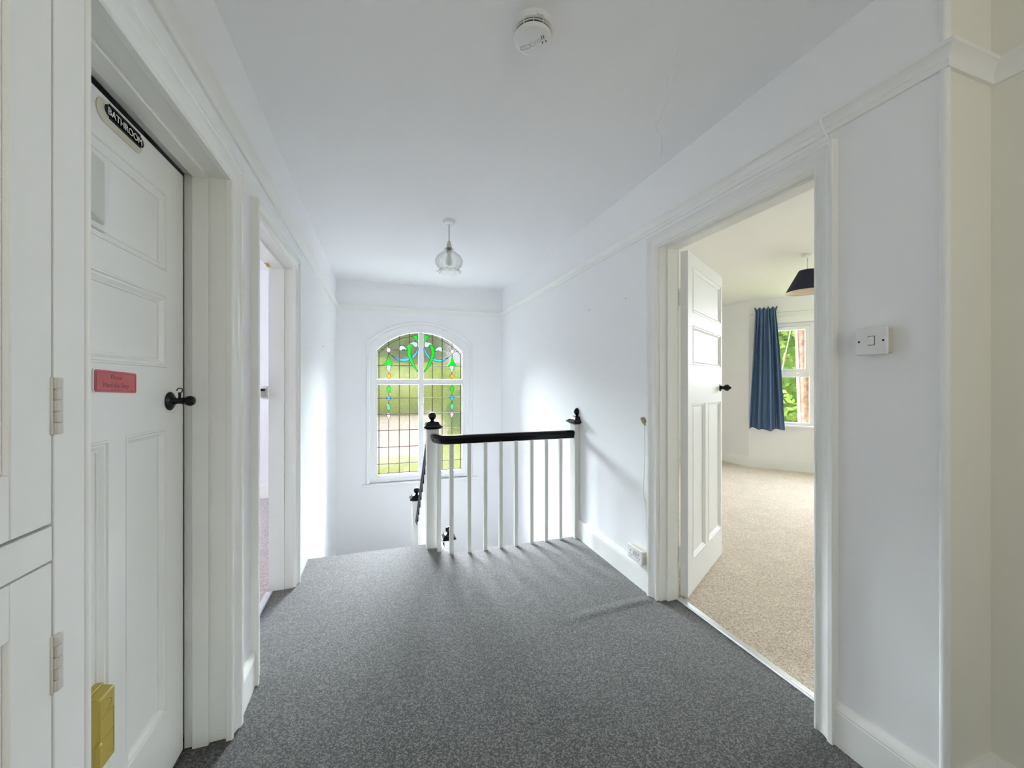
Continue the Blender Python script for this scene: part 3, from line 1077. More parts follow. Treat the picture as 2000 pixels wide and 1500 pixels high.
LO = [
    (G_GREEN, [(293, 858), (312, 866), (324, 886), (320, 915), (308, 945), (295, 968), (280, 945), (267, 915), (263, 886), (275, 866)]),
    (G_BLUE, circ(293, 1032, 32)),
    (G_TEAL, circ(293, 1163, 28, 14, 41)),
    (G_PINK, [(293, 1242), (316, 1252), (325, 1275), (314, 1304), (295, 1332), (276, 1304), (263, 1275), (272, 1252)]),
]


def light(mirror, lower):
    fx = (lambda x: 2 * WC - x) if mirror else (lambda x: x)
    mb = MB()
    mb.mats = [G_PLAIN, G_CLEAR, G_GREEN, G_MINT, G_TEAL, G_BLUE, G_PINK, G_ORANGE, G_YELLOW]
    ld = MB()
    yb, yf = GY, GY - 0.004
    # clear ground
    if lower:
        out = [(-0.094, 0.105), (0.412, 0.105), (0.412, 1.245), (-0.094, 1.245)]
    else:
        A = [p for p in arch(0.536, 1.668, 1.907, 1.30, 40) if p[0] <= 0.412]
        out = [(-0.094, 1.30), (0.412, 1.30)] + A[::-1][0:len(A) - 1]
        top = A[-1]
    mb.prism([(fx(x), z) for x, z in out], lambda a, b, d: (a, d, b), yb, yb + 0.003, G_PLAIN)
    mb.m[0] = mb.slot(G_CLEAR)          # stippled face towards the room, plain face outside
    vf = gzl if lower else gz
    for g, pts in (LO if lower else UP):
        P = [(fx(gx(u)), vf(v)) for u, v in pts]
        mb.prism(P, lambda a, b, d: (a, d, b), yf - 0.001, yf + 0.002, g)
        ld.tube([(x, yf - 0.001, z) for x, z in P] + [(P[0][0], yf - 0.001, P[0][1])], 0.0042, 5)
    if lower:
        mb.prism([(fx(x), z) for x, z in ((-0.092, 0.107), (-0.072, 0.107), (-0.072, 0.127), (-0.092, 0.127))], lambda a, b, d: (a, d, b), yf - 0.001, yf + 0.002, G_YELLOW)

    def bar(x0, z0, x1, z1):
        ld.tube([(fx(x0), yf, z0), (fx(x1), yf, z1)], 0.0054, 5)
    if lower:
        for u in (153, 448, 600):
            bar(gx(u), 0.107, gx(u), 1.243)
        for a, b in ((1243, gzl(858)), ):
            bar(gx(293), 1.243, gx(293), b)
        seq = [gzl(968), gzl(1000), gzl(1064), gzl(1122), gzl(1204), gzl(1242), gzl(1332), 0.107]
        for a, b in zip(seq[0::2], seq[1::2]):
            bar(gx(293), a, gx(293), b)
        for z in (1.068, 0.865, 0.664, 0.453, 0.245, 0.128):
            bar(-0.092, z, 0.411, z)
    else:
        def topz(x, inset=0.0):
            R = (0.536 ** 2 + 0.239 ** 2) / (2 * 0.239)
            cz = 1.907 - R
            return cz + math.sqrt((R - inset) ** 2 - (x - WC) ** 2)
        ins = 0.040
        bar(gx(153), 1.302, gx(153), topz(gx(153), ins))
        bar(gx(448), 1.302, gx(448), topz(gx(448), 0.0))
        bar(gx(600), 1.302, gx(600), gz(500))
        bar(gx(600), gz(222), gx(600), topz(gx(600), 0.0))
        bar(gx(293), topz(gx(293), 0.0), gx(293), gz(290))
        bar(gx(293), gz(642), gx(293), gz(677))
        bar(gx(293), gz(740), gx(293), 1.302)
        bar(-0.092, gz(552), gx(216), gz(552))
        bar(gx(370), gz(552), gx(640), gz(552))
        bar(gx(185), gz(322), gx(258), gz(322))
        bar(gx(322), gz(322), gx(440), gz(322))
        bar(gx(486), gz(322), gx(565), gz(322))
        xs = [gx(153) + (gx(655) - gx(153)) * i / 16 for i in range(17)]
        ld.tube([(fx(x), yf, topz(x, ins)) for x in xs], 0.0045, 5)
        ld.tube([(fx(gx(153)), yf, topz(gx(153), ins)), (fx(gx(128)), yf, topz(gx(128)) + 0.004)], 0.003, 5)
    g = keep(mb.obj('leaded_light', None, smooth=0, recalc=False), w1)
    c = ld.obj('lead_came', M_LEAD, smooth=60)
    keep(c, g)


for lower in (False, True):
    for mirror in (False, True):
        light(mirror, lower)

# ------------------------------------------------------------------ bedroom window
P0 = Vector((BAY[0][0], BAY[0][1]))
D0 = (Vector(BAY[1]) - P0).normalized()
N0 = Vector((-D0.y, D0.x))
if N0.x < 0:
    N0 = -N0          # outward


def wb(mb, s0, s1, z0, z1, a, b, m=None):
    vs = []
    for z in (z0, z1):
        for s, k in ((s0, a), (s1, a), (s1, b), (s0, b)):
            r = P0 + D0 * s + N0 * k
            vs.append((r.x, r.y, z))
    mb.add(vs, [(0, 1, 2, 3), (4, 5, 6, 7), (0, 1, 5, 4), (1, 2, 6, 5), (2, 3, 7, 6), (3, 0, 4, 7)], m)


w2 = thing('window_2', 'white bedroom casement window beside the blue curtain', 'window', (5.6, 4.0, 0.64))
w2['kind'] = 'structure'
mb = MB()
f0, f1 = 0.03, 0.09
wb(mb, 0.14, 0.19, 0.64, 2.13, f0, f1)
wb(mb, 0.738, 0.83, 0.64, 2.13, f0, f1)
wb(mb, 0.19, 0.738, 0.64, 0.692, f0, f1)
wb(mb, 0.19, 0.738, 2.075, 2.13, f0, f1)
wb(mb, 0.19, 0.738, 1.345, 1.402, f0, f1)
keep(mb.obj('frame', M_UPVC, bevel=0.004), w2)
mb = MB()
wb(mb, 0.193, 0.233, 1.405, 2.072, f0 - 0.018, f1 - 0.02)
wb(mb, 0.686, 0.735, 1.405, 2.072, f0 - 0.018, f1 - 0.02)
wb(mb, 0.233, 0.686, 1.405, 1.462, f0 - 0.018, f1 - 0.02)
wb(mb, 0.233, 0.686, 2.022, 2.072, f0 - 0.018, f1 - 0.02)
cs = keep(mb.obj('top_casement', M_UPVC, bevel=0.004), w2)
mb = MB()
wb(mb, 0.44, 0.475, 1.425, 1.445, f0 - 0.026, f0 - 0.018)
wb(mb, 0.47, 0.56, 1.431, 1.441, f0 - 0.036, f0 - 0.026)
keep(mb.obj('handle', M_PLASTIC, bevel=0.002), cs)
mb = MB()
wb(mb, 0.233, 0.686, 1.462, 2.022, 0.05, 0.054)
wb(mb, 0.19, 0.738, 0.692, 1.345, 0.06, 0.064)
keep(mb.obj('pane', G_WIN), w2)
mb = MB()
wb(mb, 0.10, 0.88, 0.622, 0.650, -0.035, 0.05)
keep(mb.obj('sill', M_SATIN, bevel=0.005), w2)
mb = MB()
wb(mb, 0.08, 0.90, 2.13, 2.215, -0.018, 0.02)
wb(mb, 0.08, 0.90, 2.205, 2.228, -0.030, 0.0)
wb(mb, 0.828, 0.90, 0.65, 2.13, -0.018, 0.02)
wb(mb, 0.08, 0.142, 0.65, 2.13, -0.018, 0.02)
keep(mb.obj('architrave', M_SATIN, bevel=0.004), w2)

# curtain on its wire
cw = thing('curtain_wire', 'thin white curtain wire above the bedroom window', 'curtain wire', (5.45, 4.15, 2.27))
mb = MB()
a, b = P0 + D0 * 0.03 - N0 * 0.055, P0 + D0 * 0.93 - N0 * 0.085
mb.tube([(a.x, a.y, 2.285), (b.x, b.y, 2.270)], 0.004, 8)
for q in (0.035, 0.925):
    a, b = P0 + D0 * q - N0 * 0.0, P0 + D0 * q - N0 * 0.102
    mb.tube([(a.x, a.y, 2.28), (b.x, b.y, 2.28)], 0.003, 6)
keep(mb.obj('wire', M_WIRE), cw)
mb = MB()
NC, NR = 190, 60
vs, fs = [], []
ZT, ZBm, ZPIN = 2.352, 0.585, 2.285
for r in range(NR + 1):
    v = (r / NR) ** 1.25
    z = ZT - v * (ZT - ZBm)
    d = max(0.0, (ZPIN - z) / (ZPIN - ZBm))            # 0 at the wire, 1 at the hem
    head = max(0.0, (z - ZPIN) / (ZT - ZPIN))           # 1 at the top of the frill
    s0 = 0.085 * (1 - d) ** 1.2 + 0.002 - 0.012 * head
    s1 = 0.335 + 0.100 * d ** 0.8 + 0.022 * head
    for c in range(NC + 1):
        u = c / NC
        # broad folds, with pleats at the gathered heading dying out downwards
        f1 = math.sin(2 * PI * (3.3 * u + 0.25 * math.sin(2.6 * u + 0.8)) + 0.7 * d)
        f2 = math.sin(2 * PI * (6.7 * u + 0.15 * math.sin(7 * u)) + 1.1 + 0.9 * d)
        f3 = math.sin(2 * PI * 11.5 * u + 2.0 * math.sin(5 * u))
        broad = 0.036 * min(1, d * 3.0) * (0.75 + 0.25 * d)
        k = 0.100 + broad * f1 + (0.010 + 0.012 * min(1, d * 6) * (1 - 0.55 * d)) * f2 + 0.009 * math.exp(-d * 7) * f3
        k += 0.020 * head * math.sin(2 * PI * 8.5 * u + 1)
        s = s0 + (s1 - s0) * (u + 0.020 * f1 * min(1, d * 3) - 0.006 * f2)
        zz = z + 0.016 * head * math.sin(2 * PI * 5.3 * u + 0.6) + d ** 8 * (0.012 * math.sin(7 * u + 1) - 0.008 * f1)
        q = P0 + D0 * s - N0 * k
        vs.append((q.x, q.y, zz))
for r in range(NR):
    for c in range(NC):
        a = r * (NC + 1) + c
        fs.append((a, a + 1, a + NC + 2, a + NC + 1))
mb.add(vs, fs)
cu = mb.obj('curtain', M_CURTAIN, smooth=60, recalc=False)
sm = cu.modifiers.new('thickness', 'SOLIDIFY')
sm.thickness = 0.003
tag(cu, 'blue gathered curtain hanging at the left side of the bedroom window', 'curtain')

# ------------------------------------------------------------------ stairs
mb = MB()
RISE, GO = 0.19, 0.20
for i in range(6):
    mb.box(XL(3.5) - 0.005, YE + i * GO, -RISE * (i + 1) - 0.16, 0.36, YE + (i + 1) * GO + 0.02, -RISE * (i + 1))
mb.box(XL(3.5) - 0.01, YE + 6 * GO, -1.33, 0.36, YF, -1.14)
mb.box(0.36, 4.24, -1.52, XR, YF, -1.33)
for i in range(7):
    mb.box(0.64, 4.24 - (i + 1) * 0.21, ZB, XR, 4.24 - i * 0.21 + 0.02, -1.33 - RISE * (i + 1))
struct(mb.obj('staircase', C_GREY, smooth=0), 'carpeted stairs dropping away beyond the edge of the landing', 'stairs')

HPROF = [(-0.010, -0.032), (0.010, -0.032), (0.016, -0.026), (0.020, -0.012), (0.021, -0.004), (0.025, -0.001), (0.029, 0.008), (0.029, 0.016), (0.024, 0.026), (0.012, 0.032), (0, 0.033), (-0.012, 0.032), (-0.024, 0.026), (-0.029, 0.016), (-0.029, 0.008), (-0.025, -0.001), (-0.021, -0.004), (-0.020, -0.012), (-0.016, -0.026)]


def square_cap(mb, c, prof, clip=None):
    rings = []
    for h, z in prof:
        r = [(c[0] - h, c[1] - h, c[2] + z), (c[0] + h, c[1] - h, c[2] + z), (c[0] + h, c[1] + h, c[2] + z), (c[0] - h, c[1] + h, c[2] + z)]
        if clip is not None:
            r = [(min(x, clip), y, zz) for x, y, zz in r]
        rings.append(r)
    mb.loft(rings, None, True, True, True)


CAP = [(0.040, 0.0), (0.052, 0.004), (0.056, 0.010), (0.069, 0.014), (0.072, 0.022), (0.062, 0.028), (0.052, 0.036), (0.048, 0.046), (0.042, 0.058), (0.030, 0.063), (0.014, 0.066)]
BALL = [(0.012, 0.060), (0.013, 0.070), (0.020, 0.076), (0.028, 0.088), (0.0305, 0.100), (0.028, 0.113), (0.019, 0.124), (0.008, 0.129), (0, 0.130)]


def newel(parent, x, y, z0, z1, w=0.045, clip=None, seg=24, label=None):
    mb = MB()
    x1 = x + w if clip is None else clip
    mb.box(x - w, y - w, z0, x1, y + w, z1)
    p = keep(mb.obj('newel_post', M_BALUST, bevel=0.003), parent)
    if label:
        p['label'] = label
    mb = MB()
    square_cap(mb, (x, y, z1), CAP, clip)
    if clip is None:
        mb.lathe(BALL, (x, y, z1), seg=seg)
    else:
        C = len(mb.v)
        mb.lathe(BALL, (x, y, z1), seg=10)
        mb.v = mb.v[:C] + [(min(a, clip), b, c) for a, b, c in mb.v[C:]]
    k = mb.obj('newel_cap', M_BLACK, smooth=35, bevel=0.0)
    keep(k, p)
    k['label'] = 'black moulded cap with ball finial'
    return p


b1 = thing('landing_balustrade', 'white balustrade with black handrail guarding the landing edge', 'balustrade', (0.9, 2.87, 0))
newel(b1, 0.347, 3.050, -0.25, 0.905, label='free-standing white post at the head of the stairs')
newel(b1, 1.505, 2.878, -0.20, 0.925, clip=XR - 0.0005, label='white half post against the right wall')
mb = MB()
ctr = [(0.355, 3.004), (0.355, 2.985)] + arc(0.481, 2.985, 0.126, 180, 270, 12)[1:] + [(0.9, 2.862), (1.459, 2.866)]
mb.sweep([(x, y, 0.843 + (0.0 if i < 3 else 0)) for i, (x, y) in enumerate(ctr)], HPROF)
keep(mb.obj('handrail', M_BLACK, smooth=50), b1)['label'] = 'black gloss handrail curving into the post'
for x, y in [(0.385, 2.945), (0.466, 2.872), (0.597, 2.862), (0.721, 2.862), (0.842, 2.862), (0.965, 2.862), (1.095, 2.863), (1.220, 2.864), (1.345, 2.865)]:
    mb = MB()
    h = 0.0145 if x < 0.5 else 0.0132
    mb.box(x - h, y - h, -0.03, x + h, y + h, 0.814)
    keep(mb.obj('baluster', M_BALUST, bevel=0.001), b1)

b2 = thing('stair_balustrade', 'black sloping handrail and posts dropping down the stairs behind the landing post', 'balustrade', (0.33, 3.7, -0.6))
newel(b2, 0.318, 4.235, -1.30, 0.022, label='lower white post at the half landing')
mb = MB()
p0, p1 = Vector((0.334, 3.124, 0.789)), Vector((0.330, 4.192, -0.205))
mb.sweep([tuple(p0 + (p1 - p0) * i / 6) for i in range(7)], HPROF)
keep(mb.obj('handrail', M_BLACK, smooth=50), b2)['label'] = 'sloping black handrail'
for i in range(9):
    t = (i + 0.7) / 9.4
    q = p0 + (p1 - p0) * t
    mb = MB()
    h = 0.0115
    s_ = (p1.z - p0.z) / (p1.y - p0.y)
    zt = q.z - 0.032
    mb.add([(q.x - h, q.y - h, q.z - 0.88), (q.x + h, q.y - h, q.z - 0.88), (q.x + h, q.y + h, q.z - 0.88), (q.x - h, q.y + h, q.z - 0.88),
            (q.x - h, q.y - h, zt - s_ * h), (q.x + h, q.y - h, zt - s_ * h), (q.x + h, q.y + h, zt + s_ * h), (q.x - h, q.y + h, zt + s_ * h)],
           [(0, 3, 2, 1), (4, 5, 6, 7), (0, 1, 5, 4), (1, 2, 6, 5), (2, 3, 7, 6), (3, 0, 4, 7)])
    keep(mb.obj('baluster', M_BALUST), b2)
mb = MB()
mb.sweep([(0.345, 3.215, -0.31), (0.345, 4.20, -1.22)], [(-0.018, -0.15), (0.018, -0.15), (0.018, 0.14), (-0.018, 0.14)])
keep(mb.obj('string_board', M_SATIN), b2)

b3 = thing('lower_newel', 'white post with black cap down on the half landing, seen between the balusters', 'newel post', (0.62, 4.03, -1.6))
newel(b3, 0.622, 4.03, -1.60, -0.355)
mb = MB()
mb.sweep([(0.50, 4.03, -0.415), (0.54, 4.03, -0.412), (0.578, 4.03, -0.41)], HPROF)
keep(mb.obj('handrail_end', M_BLACK, smooth=50), b3)['label'] = 'black end of a handrail'

# ------------------------------------------------------------------ ceiling fittings
PX, PY = 0.465, 2.975
pl = thing('pendant_light', 'clear fluted glass pendant light over the landing', 'ceiling light', (PX, PY, ZC))
mb = MB()
mb.lathe([(0.045, 0.0), (0.045, -0.018), (0.042, -0.026), (0.012, -0.030), (0.008, -0.040), (0, -0.041)], (PX, PY, ZC), seg=28)
keep(mb.obj('ceiling_rose', M_PLASTIC), pl)
mb = MB()
mb.tube([(PX, PY, ZC - 0.03), (PX, PY, 2.33)], 0.0035, 8)
keep(mb.obj('flex', mat('grey_flex', (0.30, 0.29, 0.27), 0.5)), pl)
mb = MB()
mb.lathe([(0.005, 2.345), (0.012, 2.338), (0.014, 2.325), (0.019, 2.312), (0.019, 2.290), (0, 2.289)], (PX, PY, 0), seg=20)
lh = keep(mb.obj('lamp_holder', mat('grey_plastic', (0.55, 0.56, 0.55), 0.45)), pl)
mb = MB()
mb.lathe([(0.021, 2.292), (0.021, 2.284), (0.017, 2.284), (0.017, 2.268), (0.0195, 2.268), (0.0195, 2.256), (0, 2.255)], (PX, PY, 0), seg=20)
keep(mb.obj('holder_ring', mat('dark_brass', (0.25, 0.19, 0.10), 0.35, metal=0.9)), lh)
mb = MB()
mb.lathe([(0.012, 2.256), (0.014, 2.235), (0.022, 2.215), (0.028, 2.195), (0.028, 2.182), (0.022, 2.165), (0.010, 2.155), (0, 2.153)], (PX, PY, 0), seg=24)
keep(mb.obj('bulb', M_BULB), pl)
mb = MB()
prof = [(0.022, 2.286), (0.034, 2.285), (0.036, 2.278), (0.030, 2.272), (0.040, 2.264), (0.054, 2.256), (0.060, 2.248), (0.066, 2.242), (0.084, 2.230), (0.097, 2.212), (0.103, 2.192), (0.100, 2.170), (0.089, 2.150), (0.075, 2.138), (0.070, 2.130), (0.074, 2.122), (0.084, 2.112), (0.088, 2.108)]


def flute(r, h, a):
    w = 0
    if 2.135 < h < 2.245:
        w = 0.0022 * math.sin(18 * a + (h - 2.19) * 40)
    if h < 2.13:
        k = (2.13 - h) / 0.022
        w = 0.009 * k * math.sin(9 * a)
    return r + w


mb.lathe(prof, (PX, PY, 0), seg=108, cap=False, rad=flute)
so = mb.obj('glass_shade', G_SHADE, smooth=80)
for v in so.data.vertices:
    if v.co.z < 2.1135:
        a = math.atan2(v.co.y - PY, v.co.x - PX)
        v.co.z += 0.007 * math.sin(9 * a + 1.0)
so_m = so.modifiers.new('thickness', 'SOLIDIFY')
so_m.thickness = 0.0022
keep(so, pl)['label'] = 'clear fluted glass shade with a frilled rim'

SX, SY = 0.490, 1.268
sd = thing('smoke_alarm', 'round white smoke alarm on the ceiling', 'smoke alarm', (SX, SY, ZC))
mb = MB()
mb.lathe([(0.073, 0.0), (0.073, -0.006), (0.070, -0.020), (0.067, -0.022), (0.0, -0.022)], (SX, SY, ZC), seg=56)
mb.box(SX - 0.012, SY - 0.0738, ZC - 0.020, SX + 0.012, SY - 0.066, ZC - 0.004)
keep(mb.obj('base', M_PLASTIC, bevel=0.0006), sd)
mb = MB()
mb.lathe([(0.0625, -0.021), (0.0625, -0.043), (0, -0.043)], (SX, SY, ZC), seg=56)
keep(mb.obj('vent', M_HOLE), sd)['label'] = 'dark vent slots'
mb = MB()
for z in (-0.0300, ):
    mb.lathe([(0.060, z - 0.0012), (0.0668, z - 0.0012), (0.0668, z + 0.0012), (0.060, z + 0.0012)], (SX, SY, ZC), seg=56, cap=False)
for k in range(12):
    a = 2 * PI * k / 12 + 0.2
    c, s = math.cos(a), math.sin(a)
    mb.tube([(SX + 0.0648 * c, SY + 0.0648 * s, ZC - 0.020), (SX + 0.0648 * c, SY + 0.0648 * s, ZC - 0.041)], 0.0014, 6)
keep(mb.obj('vent_ribs', M_PLASTIC), sd)
mb = MB()
mb.lathe([(0.066, -0.038), (0.0655, -0.043), (0.060, -0.049), (0.050, -0.052), (0.0, -0.053)], (SX, SY, ZC), seg=56)
fc = keep(mb.obj('cover', M_PLASTIC, smooth=50), sd)
zc = ZC - 0.0532
mb = MB()


def on_cover(a, b):
    # local a to the right, b towards the window
    return (SX + a, SY + b, zc)


u = Vector((0.79, -0.61)).normalized()
v_ = Vector((u.y, -u.x))
mk = lambda a, b: (SX + u.x * a + v_.x * b, SY + u.y * a + v_.y * b, zc + 0.0004)
for k, L in ((0.034, 0.010), (0.041, 0.009)):
    mb.tube([mk(k, 0.012 - L), mk(k, 0.012 + L * 0.4)], 0.0013, 6)
mb.tube([mk(0.032, -0.014), mk(0.032, -0.008)], 0.0015, 6)
mb.tube([mk(0.045, -0.012), mk(0.045, -0.006)], 0.0015, 6)
keep(mb.obj('sounder_slots', M_HOLE), fc)
mb = MB()
ring = [mk(-0.030 + 0.014 * (1 if math.cos(t) > 0 else -1) * 0.8 + 0.008 * math.cos(t), -0.010 + 0.0075 * math.sin(t)) for t in [2 * PI * i / 24 for i in range(25)]]
mb.tube(ring, 0.0011, 6)
mb.tube([mk(-0.0405 + 0.006 * math.cos(t), -0.010 + 0.006 * math.sin(t)) for t in [2 * PI * i / 16 for i in range(17)]], 0.0007, 6)
mb.tube([mk(-0.002 + 0.008 * math.cos(t), -0.006 + 0.008 * math.sin(t)) for t in [2 * PI * i / 16 for i in range(17)]], 0.0009, 6)
for k in range(4):
    mb.tube([mk(0.010 + 0.006 * k, -0.006), mk(0.010 + 0.006 * k, 0.008)], 0.0009, 6)
keep(mb.obj('test_button', mat('moulded_grey', (0.55, 0.56, 0.57), 0.5)), fc)['label'] = 'oval test button outline'

# ------------------------------------------------------------------ bedroom pendant
BX_, BY_ = 3.885, 2.692
bp_ = thing('pendant_light', 'navy blue conical lampshade hanging from the bedroom ceiling', 'ceiling light', (BX_, BY_, ZC))
mb = MB()
mb.lathe([(0.045, 0.0), (0.045, -0.016), (0.040, -0.026), (0.010, -0.030), (0, -0.031)], (BX_, BY_, ZC), seg=28)
keep(mb.obj('ceiling_rose', M_PLASTIC), bp_)
mb = MB()
mb.tube([(BX_, BY_, ZC - 0.02), (BX_, BY_, 2.34)], 0.0035, 8)
keep(mb.obj('flex', M_WIRE), bp_)
mb = MB()
mb.lathe([(0.010, 2.365), (0.017, 2.35), (0.018, 2.28), (0, 2.279)], (BX_, BY_, 0), seg=18)
lh = keep(mb.obj('lamp_holder', M_PLASTIC), bp_)
mb = MB()
mb.lathe([(0.070, 2.348), (0.178, 2.142), (0.1765, 2.142), (0.0685, 2.347)], (BX_, BY_, 0), seg=56, m=M_NAVY, cap=False)
sh = mb.obj('lamp_shade', M_NAVY, smooth=50)
keep(sh, bp_)
mb = MB()
mb.lathe([(0.068, 2.345), (0.1755, 2.1435)], (BX_, BY_, 0), seg=56, cap=False)
keep(mb.obj('lining', M_SHADE_IN, smooth=50), sh)['label'] = 'pale lining'
for k in range(3):
    mb = MB()
    a = 2 * PI * k / 3
    mb.tube([(BX_ + 0.018 * math.cos(a), BY_ + 0.018 * math.sin(a), 2.33), (BX_ + 0.069 * math.cos(a), BY_ + 0.069 * math.sin(a), 2.345)], 0.0015, 6)
    keep(mb.obj('shade_spoke', M_CHROME), sh)
mb = MB()
mb.lathe([(0.013, 2.282), (0.016, 2.262), (0.027, 2.235), (0.030, 2.215), (0.026, 2.195), (0.014, 2.183), (0, 2.180)], (BX_, BY_, 0), seg=24)
keep(mb.obj('bulb', M_BULB), bp_)

# ------------------------------------------------------------------ switch, socket, leads
sw = thing('light_switch', 'white surface-mounted light switch on the right wall', 'light switch', (XR, 0.825, 1.394))
mb = MB()
mb.box(XR - 0.027, 0.786, 1.354, XR + 0.001, 0.863, 1.434)
keep(mb.obj('back_box', M_CREAM, bevel=0.003), sw)['label'] = 'yellowed back box'
mb = MB()
mb.box(XR - 0.0345, 0.7815, 1.3495, XR - 0.0268, 0.8665, 1.4385)
fp = keep(mb.obj('face_plate', M_PLASTIC, bevel=0.003, seg=3), sw)
mb = MB()
x0 = XR - 0.0345
mb.box(x0 - 0.0004, 0.8135, 1.3795, x0 + 0.001, 0.8325, 1.4095)
keep(mb.obj('rocker_gap', mat('shadow_gap', (0.12, 0.11, 0.09), 0.7)), fp)
mb = MB()
vs = [(x0 + 0.001, 0.8155, 1.381), (x0 + 0.001, 0.8325, 1.381), (x0 + 0.001, 0.8325, 1.4085), (x0 + 0.001, 0.8155, 1.4085),
      (x0 - 0.005, 0.8165, 1.382), (x0 - 0.005, 0.8315, 1.382), (x0 - 0.001, 0.8315, 1.4075), (x0 - 0.001, 0.8165, 1.4075)]
mb.add(vs, [(0, 3, 2, 1), (4, 5, 6, 7), (0, 1, 5, 4), (1, 2, 6, 5), (2, 3, 7, 6), (3, 0, 4, 7)])
keep(mb.obj('rocker', M_PLASTIC, bevel=0.0008), fp)
for y in (0.792, 0.857):
    mb = MB()
    mb.lathe([(0.0032, -0.001), (0.0032, 0.0008), (0, 0.0010)], (x0, y, 1.3935), (-1, 0, 0), 14)
    keep(mb.obj('screw', M_HOLE), fp)

so_ = thing('wall_socket', 'white double wall socket low beside the bedroom doorway', 'socket', (XR, 2.045, 0.203))
mb = MB()
mb.box(XR - 0.036, 1.980, 0.166, XR + 0.001, 2.112, 0.240)
keep(mb.obj('back_box', M_CREAM, bevel=0.002), so_)['label'] = 'yellowed back box'
mb = MB()
mb.box(XR - 0.046, 1.974, 0.162, XR - 0.0355, 2.118, 0.246)
fp = keep(mb.obj('face_plate', M_PLASTIC, bevel=0.003, seg=3), so_)
xf = XR - 0.0462
for yc in (2.085, 2.007):
    mb = MB()
    mb.box(xf - 0.0006, yc - 0.0022, 0.211, xf + 0.001, yc + 0.0022, 0.220)
    for s in (-1, 1):
        mb.box(xf - 0.0006, yc + s * 0.0115 - 0.0032, 0.190, xf + 0.001, yc + s * 0.0115 + 0.0032, 0.1945)
    mb.box(xf - 0.0006, yc - 0.0022, 0.178, xf + 0.001, yc + 0.0022, 0.182)
    keep(mb.obj('pin_holes', M_HOLE), fp)
for yc in (2.058, 2.035):
    mb = MB()
    mb.box(xf - 0.003, yc - 0.0045, 0.200, xf + 0.001, yc + 0.0045, 0.224)
    keep(mb.obj('rocker', M_PLASTIC, bevel=0.001), fp)
    mb = MB()
    mb.box(xf - 0.0008, yc - 0.0062, 0.198, xf + 0.001, yc + 0.0062, 0.226)
    keep(mb.obj('rocker_gap', M_GREY), fp)

al = thing('aerial_lead', 'thin pale aerial lead hanging on the wall beside the bedroom doorway', 'cable', (XR, 1.98, 0.7))
pts = [(1.488, 1.981, 1.012), (1.490, 1.984, 0.95), (1.494, 1.987, 0.86), (1.496, 1.992, 0.78), (1.497, 2.000, 0.68), (1.498, 2.005, 0.60), (1.499, 1.995, 0.545), (1.500, 1.985, 0.50), (1.501, 1.984, 0.42), (1.502, 1.985, 0.345), (1.502, 1.978, 0.310), (1.501, 1.966, 0.294), (1.500, 1.957, 0.290)]


def smooth_path(P, n=6):
    out = []
    P = [Vector(p) for p in P]
    for i in range(len(P) - 1):
        a, b, c, d = P[max(0, i - 1)], P[i], P[i + 1], P[min(len(P) - 1, i + 2)]
        for k in range(n):
            t = k / n
            out.append(0.5 * ((2 * b) + (c - a) * t + (2 * a - 5 * b + 4 * c - d) * t * t + (3 * b - a - 3 * c + d) * t ** 3))
    out.append(P[-1])
    return [tuple(p) for p in out]


mb = MB()
mb.tube(smooth_path(pts), 0.0019, 8)
mb.tube(smooth_path([(1.500, 1.995, 0.56), (1.502, 1.980, 0.53), (1.503, 1.970, 0.505)]), 0.0016, 8)
keep(mb.obj('cable', M_WIRE), al)
mb = MB()
M_KHAKI = mat('aged_plug_plastic', (0.42, 0.36, 0.22), 0.5)
ax = Vector((0.1, 0.55, 0.83)).normalized()
mb.lathe([(0.0, 0), (0.006, 0.0), (0.006, 0.014), (0.013, 0.020), (0.014, 0.034), (0.0, 0.036)], (1.487, 1.977, 1.005), tuple(ax), 12)
for a, b in ((-0.010, 0.004), (0.0, 0.008), (0.010, 0.004)):
    mb.box(1.478, 1.994 + a * 1.2 - 0.003, 1.030 + b, 1.492, 1.994 + a * 1.2 + 0.003, 1.046 + b)
keep(mb.obj('plug', M_KHAKI, bevel=0.0008), al)['label'] = 'brownish plug'
mb = MB()
mb.tube(smooth_path([(1.504, 1.966, 1.185), (1.504, 1.970, 1.172), (1.504, 1.962, 1.156), (1.504, 1.955, 1.168), (1.504, 1.957, 1.183), (1.504, 1.966, 1.185)]), 0.0009, 6)
mb.tube(smooth_path([(1.504, 1.962, 1.156), (1.504, 1.963, 1.11), (1.503, 1.966, 1.06), (1.500, 1.978, 1.045)]), 0.0007, 6)
keep(mb.obj('wire_hook', M_WIRE), al)

cs_ = thing('cable_stub', 'short white cable hooked over the picture rail above the bedroom door', 'cable', (XR, 0.97, 2.2))
mb = MB()
mb.tube(smooth_path([(1.497, 0.958, 2.216), (1.486, 0.966, 2.217), (1.476, 0.974, 2.205), (1.474, 0.975, 2.185), (1.478, 0.968, 2.155), (1.484, 0.962, 2.130), (1.487, 0.966, 2.116)]), 0.0032, 8)
keep(mb.obj('cable', M_SATIN), cs_)

# small nails left in the plaster
for (p, d, lab) in (((XR, 2.193, 1.814), (-1, 0, 0), 'tiny nail in the right wall close to the bedroom doorway'),
                    ((XR, 2.676, 1.827), (-1, 0, 0), 'tiny nail in the right wall above the end of the balustrade'),
                    ((XL(3.95), 3.95, 1.595), (1, 0, 0), 'tiny nail in the left wall beside the stairs')):
    mb = MB()
    mb.lathe([(0.0012, -0.002), (0.0012, 0.008), (0.0042, 0.008), (0.0042, 0.0095), (0, 0.0098)], p, d, 10)
    tag(mb.obj('nail', M_GREY), lab, 'nail')

